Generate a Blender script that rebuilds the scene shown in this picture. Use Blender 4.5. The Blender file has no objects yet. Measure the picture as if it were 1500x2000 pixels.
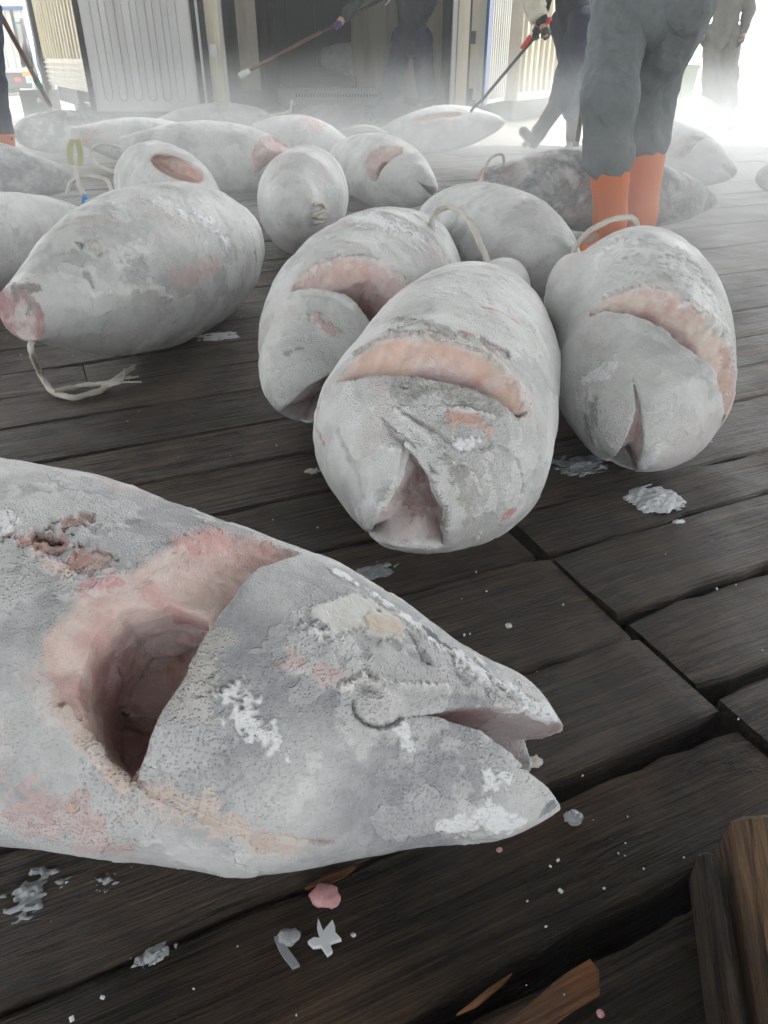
import bpy, math, random
import numpy as np
from mathutils import Vector, Matrix
from mathutils.bvhtree import BVHTree
R = math.radians
S = bpy.context.scene
COL = S.collection
random.seed(7)

# ------------------------------------------------------------ camera
F_PX, CAM_H, PITCH = 1440.0, 0.87, R(31.7)
cd = bpy.data.cameras.new('camera'); cam = bpy.data.objects.new('camera', cd); COL.objects.link(cam)
cd.sensor_fit = 'VERTICAL'; cd.sensor_height = 24.0; cd.lens = 24.0 * F_PX / 2000.0
cd.clip_start = 0.02; cd.clip_end = 3000
cam.location = (0, 0, CAM_H); cam.rotation_euler = (math.pi / 2 - PITCH, 0, 0)
S.camera = cam
# ------------------------------------------------------------ light
SUN_EL, SUN_AZ = R(60), R(28)       # azimuth measured from +Y towards +X
w = bpy.data.worlds.new('World'); S.world = w; w.use_nodes = True
nt = w.node_tree; nt.nodes.clear()
sky = nt.nodes.new('ShaderNodeTexSky'); sky.sky_type = 'NISHITA'; sky.sun_disc = False
sky.sun_elevation = SUN_EL; sky.sun_rotation = SUN_AZ; sky.dust_density = 3; sky.air_density = 1.2; sky.ozone_density = 1
hs = nt.nodes.new('ShaderNodeHueSaturation'); hs.inputs['Saturation'].default_value = 0.10
bg = nt.nodes.new('ShaderNodeBackground'); bg.inputs[1].default_value = 0.12
wo = nt.nodes.new('ShaderNodeOutputWorld')
nt.links.new(sky.outputs[0], hs.inputs['Color']); nt.links.new(hs.outputs[0], bg.inputs[0]); nt.links.new(bg.outputs[0], wo.inputs[0])
sl = bpy.data.lights.new('sun', 'SUN'); sl.energy = 0.5; sl.angle = R(14); sl.color = (1, .97, .92)
so = bpy.data.objects.new('sun', sl); COL.objects.link(so)
sd = Vector((math.sin(SUN_AZ) * math.cos(SUN_EL), math.cos(SUN_AZ) * math.cos(SUN_EL), math.sin(SUN_EL)))
so.rotation_euler = sd.to_track_quat('Z', 'Y').to_euler()
S.view_settings.view_transform = 'Standard'; S.view_settings.look = 'None'
S.view_settings.gamma = 1; S.view_settings.exposure = 2.75
S.render.engine = 'CYCLES'
S.cycles.use_denoising = True
S.cycles.max_bounces = 8; S.cycles.diffuse_bounces = 4; S.cycles.volume_bounces = 2
HAZE, MIST_D, MIST_H = .007, .54, 1.0
S.cycles.volume_step_rate = 3.0; S.cycles.volume_max_steps = 96

# ------------------------------------------------------------ pixel <-> world helpers
CP, SP = math.cos(PITCH), math.sin(PITCH)
def ray(u, v):
    x = (u - 750) / F_PX; y = -(v - 1000) / F_PX
    return np.array([x, CP + y * SP, -SP + y * CP])
def at(u, v, z=0.0):
    d = ray(u, v); t = (z - CAM_H) / d[2]
    return np.array([0, 0, CAM_H]) + d * t
def aty(u, v, y):
    d = ray(u, v); t = y / d[1]
    return np.array([0, 0, CAM_H]) + d * t
def px(pt):
    q = np.asarray(pt, float) - [0, 0, CAM_H]
    wd = q[..., 1] * CP - q[..., 2] * SP
    uu = q[..., 1] * SP + q[..., 2] * CP
    return 750 + F_PX * q[..., 0] / wd, 1000 - F_PX * uu / wd

# ------------------------------------------------------------ object helpers
def tag(o, label=None, cat=None, group=None, kind=None):
    if label: o['label'] = label
    if cat: o['category'] = cat
    if group: o['group'] = group
    if kind: o['kind'] = kind
    return o
def empty(name, loc=(0, 0, 0), label=None, cat=None, group=None):
    o = bpy.data.objects.new(name, None); o.location = tuple(loc); o.empty_display_size = .1
    COL.objects.link(o); return tag(o, label, cat, group)
def link(name, me, mat=None, parent=None, loc=None):
    o = bpy.data.objects.new(name, me); COL.objects.link(o)
    if mat is not None and not me.materials: me.materials.append(mat)
    if parent is not None:
        o.parent = parent
        if loc is None:
            # mesh given in world coordinates: keep it there
            o.matrix_parent_inverse = parent.matrix_world.inverted() if False else Matrix.Translation(parent.location).inverted()
            if parent.parent is not None:
                pp = parent.parent
                o.matrix_parent_inverse = Matrix.Translation(-(pp.location if pp.type == 'EMPTY' else Vector()))
                o.matrix_parent_inverse = Matrix()
    if loc is not None: o.location = tuple(loc)
    return o
class MB:
    """collects verts and faces in world coordinates"""
    def __init__(s): s.v = []; s.f = []
    def add(s, vs, fs):
        n = len(s.v); s.v += [tuple(map(float, p)) for p in vs]; s.f += [tuple(i + n for i in f) for f in fs]; return s
    def box(s, c, d, axes=None, bev=0.0):
        """box, centre c, full dims d, axes = 3 unit vectors; chamfered on its long edges when bev"""
        ax = np.eye(3) if axes is None else np.array(axes, float)
        c = np.array(c, float); h = np.array(d, float) / 2
        if bev <= 0:
            P = [c + ax[0] * h[0] * a + ax[1] * h[1] * b + ax[2] * h[2] * e for a in (-1, 1) for b in (-1, 1) for e in (-1, 1)]
            return s.add(P, [(0, 1, 3, 2), (4, 6, 7, 5), (0, 4, 5, 1), (2, 3, 7, 6), (0, 2, 6, 4), (1, 5, 7, 3)])
        b = min(bev, h[1] * .9, h[2] * .9)
        sec = [(-h[1] + b, -h[2]), (h[1] - b, -h[2]), (h[1], -h[2] + b), (h[1], h[2] - b), (h[1] - b, h[2]), (-h[1] + b, h[2]), (-h[1], h[2] - b), (-h[1], -h[2] + b)]
        P = []; 
        for a, k in ((-h[0], 1 - b / max(h[1], h[2])), (-h[0] + b, 1), (h[0] - b, 1), (h[0], 1 - b / max(h[1], h[2]))):
            for (y, z) in sec: P.append(c + ax[0] * a + ax[1] * y * k + ax[2] * z * k)
        Fc = [tuple(range(7, -1, -1)), tuple(range(24, 32))]
        for k in range(3):
            for i in range(8): Fc.append((k * 8 + i, k * 8 + (i + 1) % 8, (k + 1) * 8 + (i + 1) % 8, (k + 1) * 8 + i))
        return s.add(P, Fc)
    def tube(s, pts, r, n=8, cap=True, lobes=0, twist=0.0):
        pts = [np.array(p, float) for p in pts]; m = len(pts)
        rr = r if hasattr(r, '__len__') else [r] * m
        T = [(pts[min(i + 1, m - 1)] - pts[max(i - 1, 0)]) for i in range(m)]
        T = [t / (np.linalg.norm(t) + 1e-9) for t in T]
        up = np.array([0, 0, 1.]) if abs(T[0][2]) < .9 else np.array([1., 0, 0])
        A = np.cross(up, T[0]); A /= np.linalg.norm(A); P = []; acc = 0
        for i in range(m):
            A = A - T[i] * (A @ T[i]); A /= np.linalg.norm(A); B = np.cross(T[i], A)
            if i: acc += np.linalg.norm(pts[i] - pts[i - 1])
            for k in range(n):
                a = 2 * math.pi * k / n
                q = rr[i] * (1 + (.22 * math.cos(lobes * (a - acc * twist)) if lobes else 0))
                P.append(pts[i] + (A * math.cos(a) + B * math.sin(a)) * q)
        Fc = []
        for i in range(m - 1):
            for k in range(n): Fc.append((i * n + k, i * n + (k + 1) % n, (i + 1) * n + (k + 1) % n, (i + 1) * n + k))
        if cap: Fc += [tuple(range(n - 1, -1, -1)), tuple(range((m - 1) * n, m * n))]
        return s.add(P, Fc)
    def prism(s, poly, origin, ex, ey, ez, depth):
        """extrude 2D poly (along ex,ey) by depth along ez"""
        o = np.array(origin, float); ex, ey, ez = (np.array(a, float) for a in (ex, ey, ez)); n = len(poly)
        P = [o + ex * a + ey * b for a, b in poly] + [o + ex * a + ey * b + ez * depth for a, b in poly]
        return s.add(P, [tuple(range(n - 1, -1, -1)), tuple(range(n, 2 * n))] + [(i, (i + 1) % n, n + (i + 1) % n, n + i) for i in range(n)])
    def build(s, name, mat, parent=None, smooth=False, loc=None):
        me = bpy.data.meshes.new(name); me.from_pydata(s.v, [], s.f); me.update()
        import bmesh
        bm = bmesh.new(); bm.from_mesh(me); bmesh.ops.recalc_face_normals(bm, faces=bm.faces); bm.to_mesh(me); bm.free()
        if smooth: me.shade_smooth()
        return put(name, me, mat, parent)
def put(name, me, mat, parent=None):
    """link a mesh given in world coordinates; its origin goes to its base; it stays put under a parent"""
    n = len(me.vertices); co = np.empty(n * 3, np.float32); me.vertices.foreach_get('co', co); co = co.reshape(-1, 3)
    o = bpy.data.objects.new(name, me); COL.objects.link(o)
    if mat is not None: me.materials.append(mat)
    wl = world_loc(parent) if parent is not None else Vector((0, 0, 0))
    c = np.array([(co[:, 0].min() + co[:, 0].max()) / 2, (co[:, 1].min() + co[:, 1].max()) / 2, co[:, 2].min()])
    co -= c.astype(np.float32); me.vertices.foreach_set('co', co.ravel()); me.update()
    if parent is not None: o.parent = parent
    o.location = Vector(c.tolist()) - wl
    return o
def world_loc(o):
    l = Vector((0, 0, 0))
    while o is not None: l += o.location; o = o.parent
    return l
def spline(pts, n=8):
    pts = [np.array(p, float) for p in pts]; out = []
    for i in range(len(pts) - 1):
        p0 = pts[max(i - 1, 0)]; p1 = pts[i]; p2 = pts[i + 1]; p3 = pts[min(i + 2, len(pts) - 1)]
        for k in range(n):
            t = k / n
            out.append(.5 * ((2 * p1) + (-p0 + p2) * t + (2 * p0 - 5 * p1 + 4 * p2 - p3) * t * t + (-p0 + 3 * p1 - 3 * p2 + p3) * t ** 3))
    out.append(pts[-1]); return out

# ------------------------------------------------------------ numeric noise
_rng = np.random.RandomState(3); _TAB = _rng.rand(4096).astype(np.float32)
def _h(i, j, k): return _TAB[((i * 73856093) ^ (j * 19349663) ^ (k * 83492791)) & 4095]
def vnoise(p):
    p = p.astype(np.float32); b = np.floor(p).astype(np.int64); f = p - b; f = f * f * (3 - 2 * f)
    i, j, k = b[:, 0], b[:, 1], b[:, 2]; x, y, z = f[:, 0], f[:, 1], f[:, 2]
    def L(a, b_, t): return a + (b_ - a) * t
    a = L(L(_h(i, j, k), _h(i + 1, j, k), x), L(_h(i, j + 1, k), _h(i + 1, j + 1, k), x), y)
    c = L(L(_h(i, j, k + 1), _h(i + 1, j, k + 1), x), L(_h(i, j + 1, k + 1), _h(i + 1, j + 1, k + 1), x), y)
    return L(a, c, z)
def fbm(p, sc, oct=4, seed=0.0):
    q = p * sc + seed; s = 0; a = .5; t = 0
    for _ in range(oct): s = s + a * vnoise(q); t += a; a *= .5; q = q * 2.03 + 17.1
    return s / t
def sstep(a, b, x): t = np.clip((x - a) / (b - a), 0, 1); return t * t * (3 - 2 * t)
def mix(a, b, t): return a + (b - a) * t

# ------------------------------------------------------------ distance fields and surface nets
def seg_d(P, A, B):
    d = B - A; t = np.clip(((P - A) @ d) / (d @ d + 1e-12), 0, 1); return np.linalg.norm(P - A - t[:, None] * d, axis=1), t
def cap_d(P, A, B, ra, rb):
    d, t = seg_d(P, np.array(A, np.float32), np.array(B, np.float32)); return d - (ra + (rb - ra) * t)
def ell_d(P, c, r, M=None):
    q = P - np.array(c, np.float32)
    if M is not None: q = q @ np.array(M, np.float32).T
    r = np.array(r, np.float32); k0 = np.linalg.norm(q / r, axis=1); k1 = np.linalg.norm(q / (r * r), axis=1)
    return k0 * (k0 - 1) / (k1 + 1e-9)
def smin(a, b, k): h = np.clip(.5 + .5 * (b - a) / k, 0, 1); return b + (a - b) * h - k * h * (1 - h)
def smax(a, b, k): return -smin(-a, -b, k)
def poly_d(x, z, V):
    V = np.array(V, np.float32); d = np.full(x.shape, 1e9, np.float32); ins = np.zeros(x.shape, bool); n = len(V)
    for i in range(n):
        a = V[i]; b = V[i - 1]; e = b - a; wx = x - a[0]; wz = z - a[1]
        t = np.clip((wx * e[0] + wz * e[1]) / (e @ e + 1e-12), 0, 1)
        d = np.minimum(d, (wx - t * e[0]) ** 2 + (wz - t * e[1]) ** 2)
        c1 = (a[1] > z) != (b[1] > z)
        if abs(e[1]) > 1e-12: ins ^= c1 & (x < a[0] + e[0] * (z - a[1]) / e[1])
    return np.where(ins, -1, 1) * np.sqrt(d)
def line_d(x, z, V):
    V = np.array(V, np.float32); d = np.full(x.shape, 1e9, np.float32)
    for i in range(len(V) - 1):
        a = V[i]; e = V[i + 1] - a; wx = x - a[0]; wz = z - a[1]
        t = np.clip((wx * e[0] + wz * e[1]) / (e @ e + 1e-12), 0, 1)
        d = np.minimum(d, (wx - t * e[0]) ** 2 + (wz - t * e[1]) ** 2)
    return np.sqrt(d)
def nets(fn, lo, hi, h, name, slack=1.6):
    """naive surface nets on a block-sparse grid -> mesh (coordinates as given to fn)"""
    B = 6; lo = np.array(lo, float) - h * 2; nb = np.ceil((np.array(hi) + h * 2 - lo) / (h * B)).astype(int)
    g = [lo[a] + (np.arange(nb[a]) + .5) * B * h for a in range(3)]
    C = np.stack(np.meshgrid(*g, indexing='ij'), -1).reshape(-1, 3).astype(np.float32)
    dc = fn(C); act = np.abs(dc) < B * h * .87 * slack + h
    act3 = act.reshape(nb); 
    V = np.repeat(np.repeat(np.repeat(dc.reshape(nb), B, 0), B, 1), B, 2).astype(np.float32)
    idx = np.argwhere(act3) * B
    off = np.stack(np.meshgrid(*[np.arange(B)] * 3, indexing='ij'), -1).reshape(-1, 3)
    for s in range(0, len(idx), 3000):
        I = (idx[s:s + 3000, None, :] + off[None]).reshape(-1, 3)
        V[I[:, 0], I[:, 1], I[:, 2]] = fn((lo + I * h).astype(np.float32))
    ins = V < 0; N = V.shape
    c8 = [(i, j, k) for i in (0, 1) for j in (0, 1) for k in (0, 1)]
    sl_ = lambda A, i, j, k: A[i:N[0] - 1 + i, j:N[1] - 1 + j, k:N[2] - 1 + k]
    cnt = np.zeros([n - 1 for n in N], np.uint8)
    for c in c8: cnt += sl_(ins, *c)
    cell = np.argwhere((cnt > 0) & (cnt < 8)); ci = np.full([n - 1 for n in N], -1, np.int32)
    ci[cell[:, 0], cell[:, 1], cell[:, 2]] = np.arange(len(cell))
    acc = np.zeros((len(cell), 3)); n = np.zeros(len(cell))
    vals = {c: V[cell[:, 0] + c[0], cell[:, 1] + c[1], cell[:, 2] + c[2]] for c in c8}
    for c in c8:
        for a in range(3):
            if c[a]: continue
            e = list(c); e[a] = 1; e = tuple(e); v0, v1 = vals[c], vals[e]
            m = (v0 < 0) != (v1 < 0); t = np.where(m, v0 / np.where(m, v0 - v1, 1), 0)
            p = np.tile(np.array(c, float), (len(cell), 1)); p[:, a] = t; acc[m] += p[m]; n[m] += 1
    co = lo + (cell + acc / n[:, None]) * h
    quads = []
    for a in range(3):
        b, c = (a + 1) % 3, (a + 2) % 3
        s0 = [slice(None)] * 3; s1 = [slice(None)] * 3; s0[a] = slice(0, -1); s1[a] = slice(1, None)
        i0, i1 = ins[tuple(s0)], ins[tuple(s1)]
        for flip, M in ((0, i0 & ~i1), (1, ~i0 & i1)):
            E_ = np.argwhere(M)
            E_ = E_[(E_[:, b] > 0) & (E_[:, c] > 0) & (E_[:, b] < N[b] - 1) & (E_[:, c] < N[c] - 1)]
            db = np.zeros(3, int); dc_ = np.zeros(3, int); db[b] = 1; dc_[c] = 1
            q = [E_ - db - dc_, E_ - dc_, E_, E_ - db]
            if flip: q = q[::-1]
            quads.append(np.stack([ci[k[:, 0], k[:, 1], k[:, 2]] for k in q], 1))
    Q = np.concatenate(quads); Q = Q[(Q >= 0).all(1)]
    return co, Q
def mesh_np(name, co, Q, smooth=True):
    me = bpy.data.meshes.new(name); me.vertices.add(len(co)); me.vertices.foreach_set('co', co.astype(np.float32).ravel())
    k = Q.shape[1]
    me.loops.add(Q.size); me.loops.foreach_set('vertex_index', Q.astype(np.int32).ravel())
    me.polygons.add(len(Q)); me.polygons.foreach_set('loop_start', np.arange(0, Q.size, k, dtype=np.int32))
    me.update(calc_edges=True); me.validate()
    if smooth: me.shade_smooth()
    return me
def normals(me):
    n = np.empty(len(me.vertices) * 3, np.float32); me.vertices.foreach_get('normal', n); return n.reshape(-1, 3)
def set_col(me, rgba, name='tint'):
    a = me.attributes.new(name, 'FLOAT_COLOR', 'POINT'); a.data.foreach_set('color', rgba.astype(np.float32).ravel())

# ------------------------------------------------------------ materials
def mat(name, col=(.5, .5, .5), rough=.6, metal=0.0):
    m = bpy.data.materials.new(name); m.use_nodes = True; b = m.node_tree.nodes['Principled BSDF']
    b.inputs['Base Color'].default_value = (*col, 1); b.inputs['Roughness'].default_value = rough; b.inputs['Metallic'].default_value = metal
    return m
class NT:
    def __init__(s, m): s.t = m.node_tree; s.b = s.t.nodes['Principled BSDF']
    def n(s, ty, **k):
        o = s.t.nodes.new('ShaderNode' + ty)
        for a, b in k.items(): setattr(o, a, b)
        return o
    def l(s, a, b): s.t.links.new(a, b)
    def setin(s, node, key, val):
        if isinstance(val, bpy.types.NodeSocket): s.l(val, node.inputs[key])
        else: node.inputs[key].default_value = val
    def coord(s, scale=(1, 1, 1), src='Object'):
        c = s.n('TexCoord'); mp = s.n('Mapping'); mp.inputs['Scale'].default_value = scale; s.l(c.outputs[src], mp.inputs['Vector'])
        oi = s.n('ObjectInfo'); ad = s.n('VectorMath', operation='ADD'); mu = s.n('Math', operation='MULTIPLY'); mu.inputs[1].default_value = 37.0
        s.l(oi.outputs['Random'], mu.inputs[0]); s.l(mp.outputs[0], ad.inputs[0]); s.l(mu.outputs[0], ad.inputs[1]); return ad.outputs[0]
    def noise(s, vec, scale, det=4, rough=.55, dist=0.0):
        o = s.n('TexNoise'); s.l(vec, o.inputs['Vector']); o.inputs['Scale'].default_value = scale; o.inputs['Detail'].default_value = det
        o.inputs['Roughness'].default_value = rough; o.inputs['Distortion'].default_value = dist; return o.outputs['Fac']
    def vor(s, vec, scale, feature='F1'):
        o = s.n('TexVoronoi', feature=feature); s.l(vec, o.inputs['Vector']); o.inputs['Scale'].default_value = scale; return o.outputs['Distance']
    def mr(s, x, a, b, c=0.0, d=1.0):
        o = s.n('MapRange'); s.l(x, o.inputs[0]); o.inputs[1].default_value = a; o.inputs[2].default_value = b; o.inputs[3].default_value = c; o.inputs[4].default_value = d; return o.outputs[0]
    def m(s, op, a, b=0.0):
        o = s.n('Math', operation=op); s.setin(o, 0, a); s.setin(o, 1, b); return o.outputs[0]
    def mix(s, f, a, b, ty='MIX'):
        o = s.n('Mix', data_type='RGBA', blend_type=ty)
        s.setin(o, 0, f); s.setin(o, 6, a if isinstance(a, bpy.types.NodeSocket) else (*a, 1)); s.setin(o, 7, b if isinstance(b, bpy.types.NodeSocket) else (*b, 1)); return o.outputs[2]
    def bump(s, h, st=.5, dist=.01, prev=None):
        o = s.n('Bump'); o.inputs['Strength'].default_value = st; o.inputs['Distance'].default_value = dist; s.l(h, o.inputs['Height'])
        if prev is not None: s.l(prev, o.inputs['Normal'])
        return o.outputs[0]

def frost_material():
    m = mat('frosted_skin'); k = NT(m); v = k.coord()
    at_ = k.n('Attribute', attribute_name='tint'); col = at_.outputs['Color']; gr = at_.outputs['Alpha']
    # granules: two sizes of rime crystals
    n1 = k.noise(v, 520, 3, .7); n2 = k.vor(v, 260); n3 = k.noise(v, 38, 5, .65, .4); n4 = k.vor(v, 140)
    dots = k.mr(n2, .05, .45, 1, 0); big = k.mr(n4, .08, .4, 1, 0)
    patch = k.mr(k.noise(v, 14, 4, .6), .45, .62)
    gran = k.m('MULTIPLY', gr, k.m('ADD', k.m('MULTIPLY', dots, .6), k.m('MULTIPLY', k.m('MULTIPLY', big, patch), .7)))
    f1 = k.m('MULTIPLY', k.mr(n3, .42, .7), .28)
    c = k.mix(f1, col, (.82, .84, .86))
    c = k.mix(k.m('MULTIPLY', gran, .55), c, (.86, .87, .88))
    dark = k.m('MULTIPLY', k.mr(k.noise(v, 75, 6, .75), .35, .55, 1, 0), .14)
    c = k.mix(dark, c, k.mix(1.0, c, (.62, .62, .64), 'MULTIPLY'))
    plc = k.mr(k.noise(v, 7.5, 6, .55, .3), .56, .572); c = k.mix(k.m('MULTIPLY', plc, .22), c, (.82, .83, .84))
    k.l(c, k.b.inputs['Base Color']); k.l(k.mr(k.noise(v, 10, 5), .38, .62, .45, .8), k.b.inputs['Roughness'])
    k.b.inputs['Specular IOR Level'].default_value = .35
    k.b.inputs['Subsurface Weight'].default_value = 0.0
    pl = k.mr(k.noise(v, 7.5, 6, .55, .3), .56, .572); pl2 = k.m('MULTIPLY', k.mr(k.noise(v, 60, 5, .7, .3), .5, .8), .3)
    b0 = k.bump(k.m('ADD', pl, pl2), .7, .002)
    b1 = k.bump(gran, .9, .004, b0); b2 = k.bump(n3, .5, .006, b1); b3 = k.bump(n1, .35, .0012, b2)
    k.l(b3, k.b.inputs['Normal']); return m
def wood_material(name, base=(.008, .0065, .0055), lite=(.15, .105, .07), rough=(.3, .62), spec=.4):
    m = mat(name); k = NT(m); v = k.coord((1, 1, 1))
    mp = k.n('Mapping'); mp.inputs['Scale'].default_value = (2.2, 46, 46); k.l(v, mp.inputs[0])
    g = k.noise(mp.outputs[0], 1.0, 7, .68, .9)
    mp2 = k.n('Mapping'); mp2.inputs['Scale'].default_value = (5, 190, 190); k.l(v, mp2.inputs[0])
    g2 = k.noise(mp2.outputs[0], 1.0, 4, .7, .4)
    st = k.noise(v, 3.2, 5, .6, .3); oi = k.n('ObjectInfo')
    gg = k.m('ADD', k.m('MULTIPLY', g, .5), k.m('MULTIPLY', g2, .5))
    c = k.mix(k.mr(gg, .42, .62), base, lite)
    c = k.mix(k.m('MULTIPLY', k.mr(st, .45, .7), .6), c, k.mix(gg, (.03, .017, .010), (.17, .10, .058)))
    mp3 = k.n('Mapping'); mp3.inputs['Scale'].default_value = (1.1, 20, 20); k.l(v, mp3.inputs[0])
    ck = k.noise(mp3.outputs[0], 1.0, 6, .6, 1.3); crk = k.mr(k.m('ABSOLUTE', k.m('SUBTRACT', ck, .5)), .0, .022, 1, 0); crk = k.m('MULTIPLY', crk, k.mr(k.noise(v, 4.5, 3), .42, .58))
    c = k.mix(k.m('MULTIPLY', crk, .85), c, (.004, .0035, .003))
    c = k.mix(k.m('MULTIPLY', k.mr(k.noise(v, 7, 6, .7), .3, .5, 1, 0), .65), c, (.012, .011, .011))
    red = k.m('MULTIPLY', k.mr(k.noise(mp.outputs[0], .35, 5, .6), .64, .72), .6)
    c = k.mix(red, c, (.12, .045, .022))
    # wet frosty film: faint grey bloom and tiny crumbs
    fl = k.m('MULTIPLY', k.mr(k.noise(v, 2.1, 7, .62), .56, .75), .13)
    c = k.mix(fl, c, (.32, .33, .34))
    cr = k.m('MULTIPLY', k.mr(k.vor(v, 55), .02, .07, 1, 0), k.mr(k.noise(v, 9, 3), .6, .68))
    c = k.mix(cr, c, (.5, .5, .5))
    vary = k.mr(oi.outputs['Random'], 0, 1, .75, 1.3)
    mm = k.n('VectorMath', operation='SCALE'); k.l(c, mm.inputs[0]); k.l(vary, mm.inputs['Scale'])
    k.l(mm.outputs[0], k.b.inputs['Base Color'])
    k.l(k.mr(k.noise(v, 5, 4), .35, .65, rough[0], rough[1]), k.b.inputs['Roughness'])
    b = k.bump(k.m('SUBTRACT', gg, k.m('MULTIPLY', crk, .5)), 1.0, .022); b = k.bump(k.noise(v, 12, 5), .5, .014, b); k.l(b, k.b.inputs['Normal']); k.b.inputs['Specular IOR Level'].default_value = spec; return m
def cloth_material(name, col, wr=18):
    m = mat(name, col, .85); k = NT(m); v = k.coord()
    n = k.noise(v, wr, 5, .6, .6); c = k.mix(k.mr(n, .3, .7), tuple(x * .88 for x in col), tuple(min(1, x * 1.12) for x in col))
    c = k.mix(k.m('MULTIPLY', k.mr(k.noise(v, 3, 4), .5, .75), .12), c, (.35, .37, .38))
    k.l(c, k.b.inputs['Base Color']); k.l(k.bump(k.noise(v, 9, 4, .5, 1.2), .6, .03), k.b.inputs['Normal']); return m
def worn(name, col, dirt=(.2, .19, .17), rough=.5, metal=0.0, amt=.5, sc=4, streak=False):
    m = mat(name, col, rough, metal); k = NT(m); v = k.coord((1, 1, .15) if streak else (1, 1, 1))
    n = k.noise(v, sc, 7, .65, .3); c = k.mix(k.m('MULTIPLY', k.mr(n, .48, .75), amt), col, dirt)
    c = k.mix(k.m('MULTIPLY', k.mr(k.noise(v, sc * 9, 5, .7), .5, .8), amt * .5), c, dirt)
    k.l(c, k.b.inputs['Base Color']); k.l(k.mr(n, .3, .7, rough * .8, min(1, rough * 1.3)), k.b.inputs['Roughness'])
    k.l(k.bump(n, .15, .01), k.b.inputs['Normal']); return m
M = {}
M['frost'] = frost_material()
M['wood'] = wood_material('wet_dark_timber')
M['wood_dark'] = wood_material('darker_timber', (.0035, .003, .0027), (.058, .042, .03), (.35, .65), .16)  # darker, less glossy version of the timber, used for the nearest rows
M['wood_raw'] = wood_material('splintered_orange_wood', (.07, .028, .010), (.34, .14, .045), (.5, .75), .2)
M['block'] = wood_material('weathered_block_wood', (.07, .045, .03), (.3, .17, .075), (.45, .7))
M['ice'] = worn('white_ice', (.72, .75, .78), (.5, .52, .55), .45)
M['ice_grey'] = worn('melting_ice', (.3, .32, .34), (.16, .17, .18), .25)
M['rope'] = worn('frosted_rope', (.62, .6, .54), (.4, .37, .3), .9, sc=30)
M['meat'] = worn('frozen_meat', (.5, .24, .25), (.72, .6, .6), .5, sc=60)
M['flesh'] = worn('gill_flesh', (.5, .36, .34), (.34, .16, .15), .6, sc=40)
M['orange_rubber'] = worn('orange_rubber', (.72, .17, .035), (.45, .2, .12), .45, amt=.3)
M['black_rubber'] = worn('black_rubber', (.02, .022, .024), (.12, .12, .12), .4, amt=.4)
M['grey_cloth'] = cloth_material('grey_work_cloth', (.15, .17, .18))
M['navy_cloth'] = cloth_material('navy_work_cloth', (.018, .024, .05))
M['dark_cloth'] = cloth_material('dark_jacket_cloth', (.02, .022, .03))
M['drab_cloth'] = cloth_material('drab_grey_cloth', (.13, .13, .12))
M['pale_cloth'] = cloth_material('cream_glove_cloth', (.6, .58, .48))
M['purple'] = worn('purple_glove', (.09, .045, .2), (.05, .03, .1), .6)
M['skin'] = worn('skin', (.45, .26, .18), (.35, .18, .12), .55, amt=.2)
M['hair'] = mat('black_hair', (.01, .009, .008), .6)
M['white_paint'] = worn('dirty_white_paint', (.6, .6, .56), (.3, .29, .25), .5, amt=.55, streak=True)
M['cream_paint'] = worn('dirty_cream_paint', (.66, .62, .5), (.35, .3, .22), .55, amt=.6, streak=True)
M['steel'] = worn('brushed_door_steel', (.5, .51, .51), (.3, .3, .3), .38, .35, amt=.4, streak=True)
M['dark_steel'] = worn('dark_steel', (.035, .037, .04), (.12, .11, .1), .5, .3)
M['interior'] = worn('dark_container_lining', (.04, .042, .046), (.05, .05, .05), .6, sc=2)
M['gasket'] = mat('black_gasket', (.012, .012, .013), .6)
M['blue_paint'] = worn('blue_paint', (.03, .09, .25), (.1, .12, .15), .4)
M['orange_paint'] = mat('orange_reflector', (.85, .28, .02), .35)
M['red_lens'] = mat('red_lamp_lens', (.55, .03, .02), .25)
M['tyre'] = worn('tyre_rubber', (.018, .018, .018), (.08, .075, .07), .8)
M['plate'] = mat('white_plate', (.6, .62, .6), .5)
M['ink'] = mat('dark_lettering', (.03, .05, .05), .5)
M['teal'] = mat('teal_print', (.02, .22, .3), .5)
M['red_plastic'] = mat('red_plastic', (.6, .04, .03), .4)
M['brown_pole'] = worn('brown_pole', (.12, .05, .03), (.05, .03, .02), .5)
M['green_tape'] = mat('green_tape', (.02, .2, .1), .5)
M['blue_tag'] = worn('blue_tag', (.02, .2, .55), (.05, .3, .6), .4)
M['ribbon'] = worn('yellow_green_ribbon', (.42, .43, .14), (.5, .5, .35), .5)
M['bin'] = worn('pale_green_plastic', (.45, .52, .44), (.3, .3, .28), .5)
M['frost_floor'] = worn('frosted_floor', (.62, .64, .66), (.35, .36, .38), .8, sc=7)

# ------------------------------------------------------------ setting: ground, deck, roof
m = mat('quay_concrete', (.3, .28, .25), .7); k = NT(m); v = k.coord()
c = k.mix(k.mr(k.noise(v, .6, 8, .6), .35, .7), (.3, .27, .225), (.42, .39, .34)); k.l(c, k.b.inputs['Base Color'])
k.l(k.bump(k.noise(v, 30, 5), .3, .02), k.b.inputs['Normal']); k.l(k.mr(k.noise(v, 1.1, 5), .4, .6, .35, .75), k.b.inputs['Roughness'])
DECK_END = 9.6
g = MB()
g.add([(-600, DECK_END, -.02), (600, DECK_END, -.02), (600, 1500, -.02), (-600, 1500, -.02), (-600, -600, -.35), (600, -600, -.35), (600, DECK_END, -.35), (-600, DECK_END, -.35)],
      [(0, 1, 2, 3), (4, 5, 6, 7), (7, 6, 1, 0)])
tag(g.build('ground', m), kind='structure')
A_ = R(24.2); Pd = np.array([math.cos(A_), math.sin(A_), 0]); Qd = np.array([-math.sin(A_), math.cos(A_), 0]); Zd = np.array([0, 0, 1.])
deck = empty('deck', (0, 0, -.2)); tag(deck, kind='structure')
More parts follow.
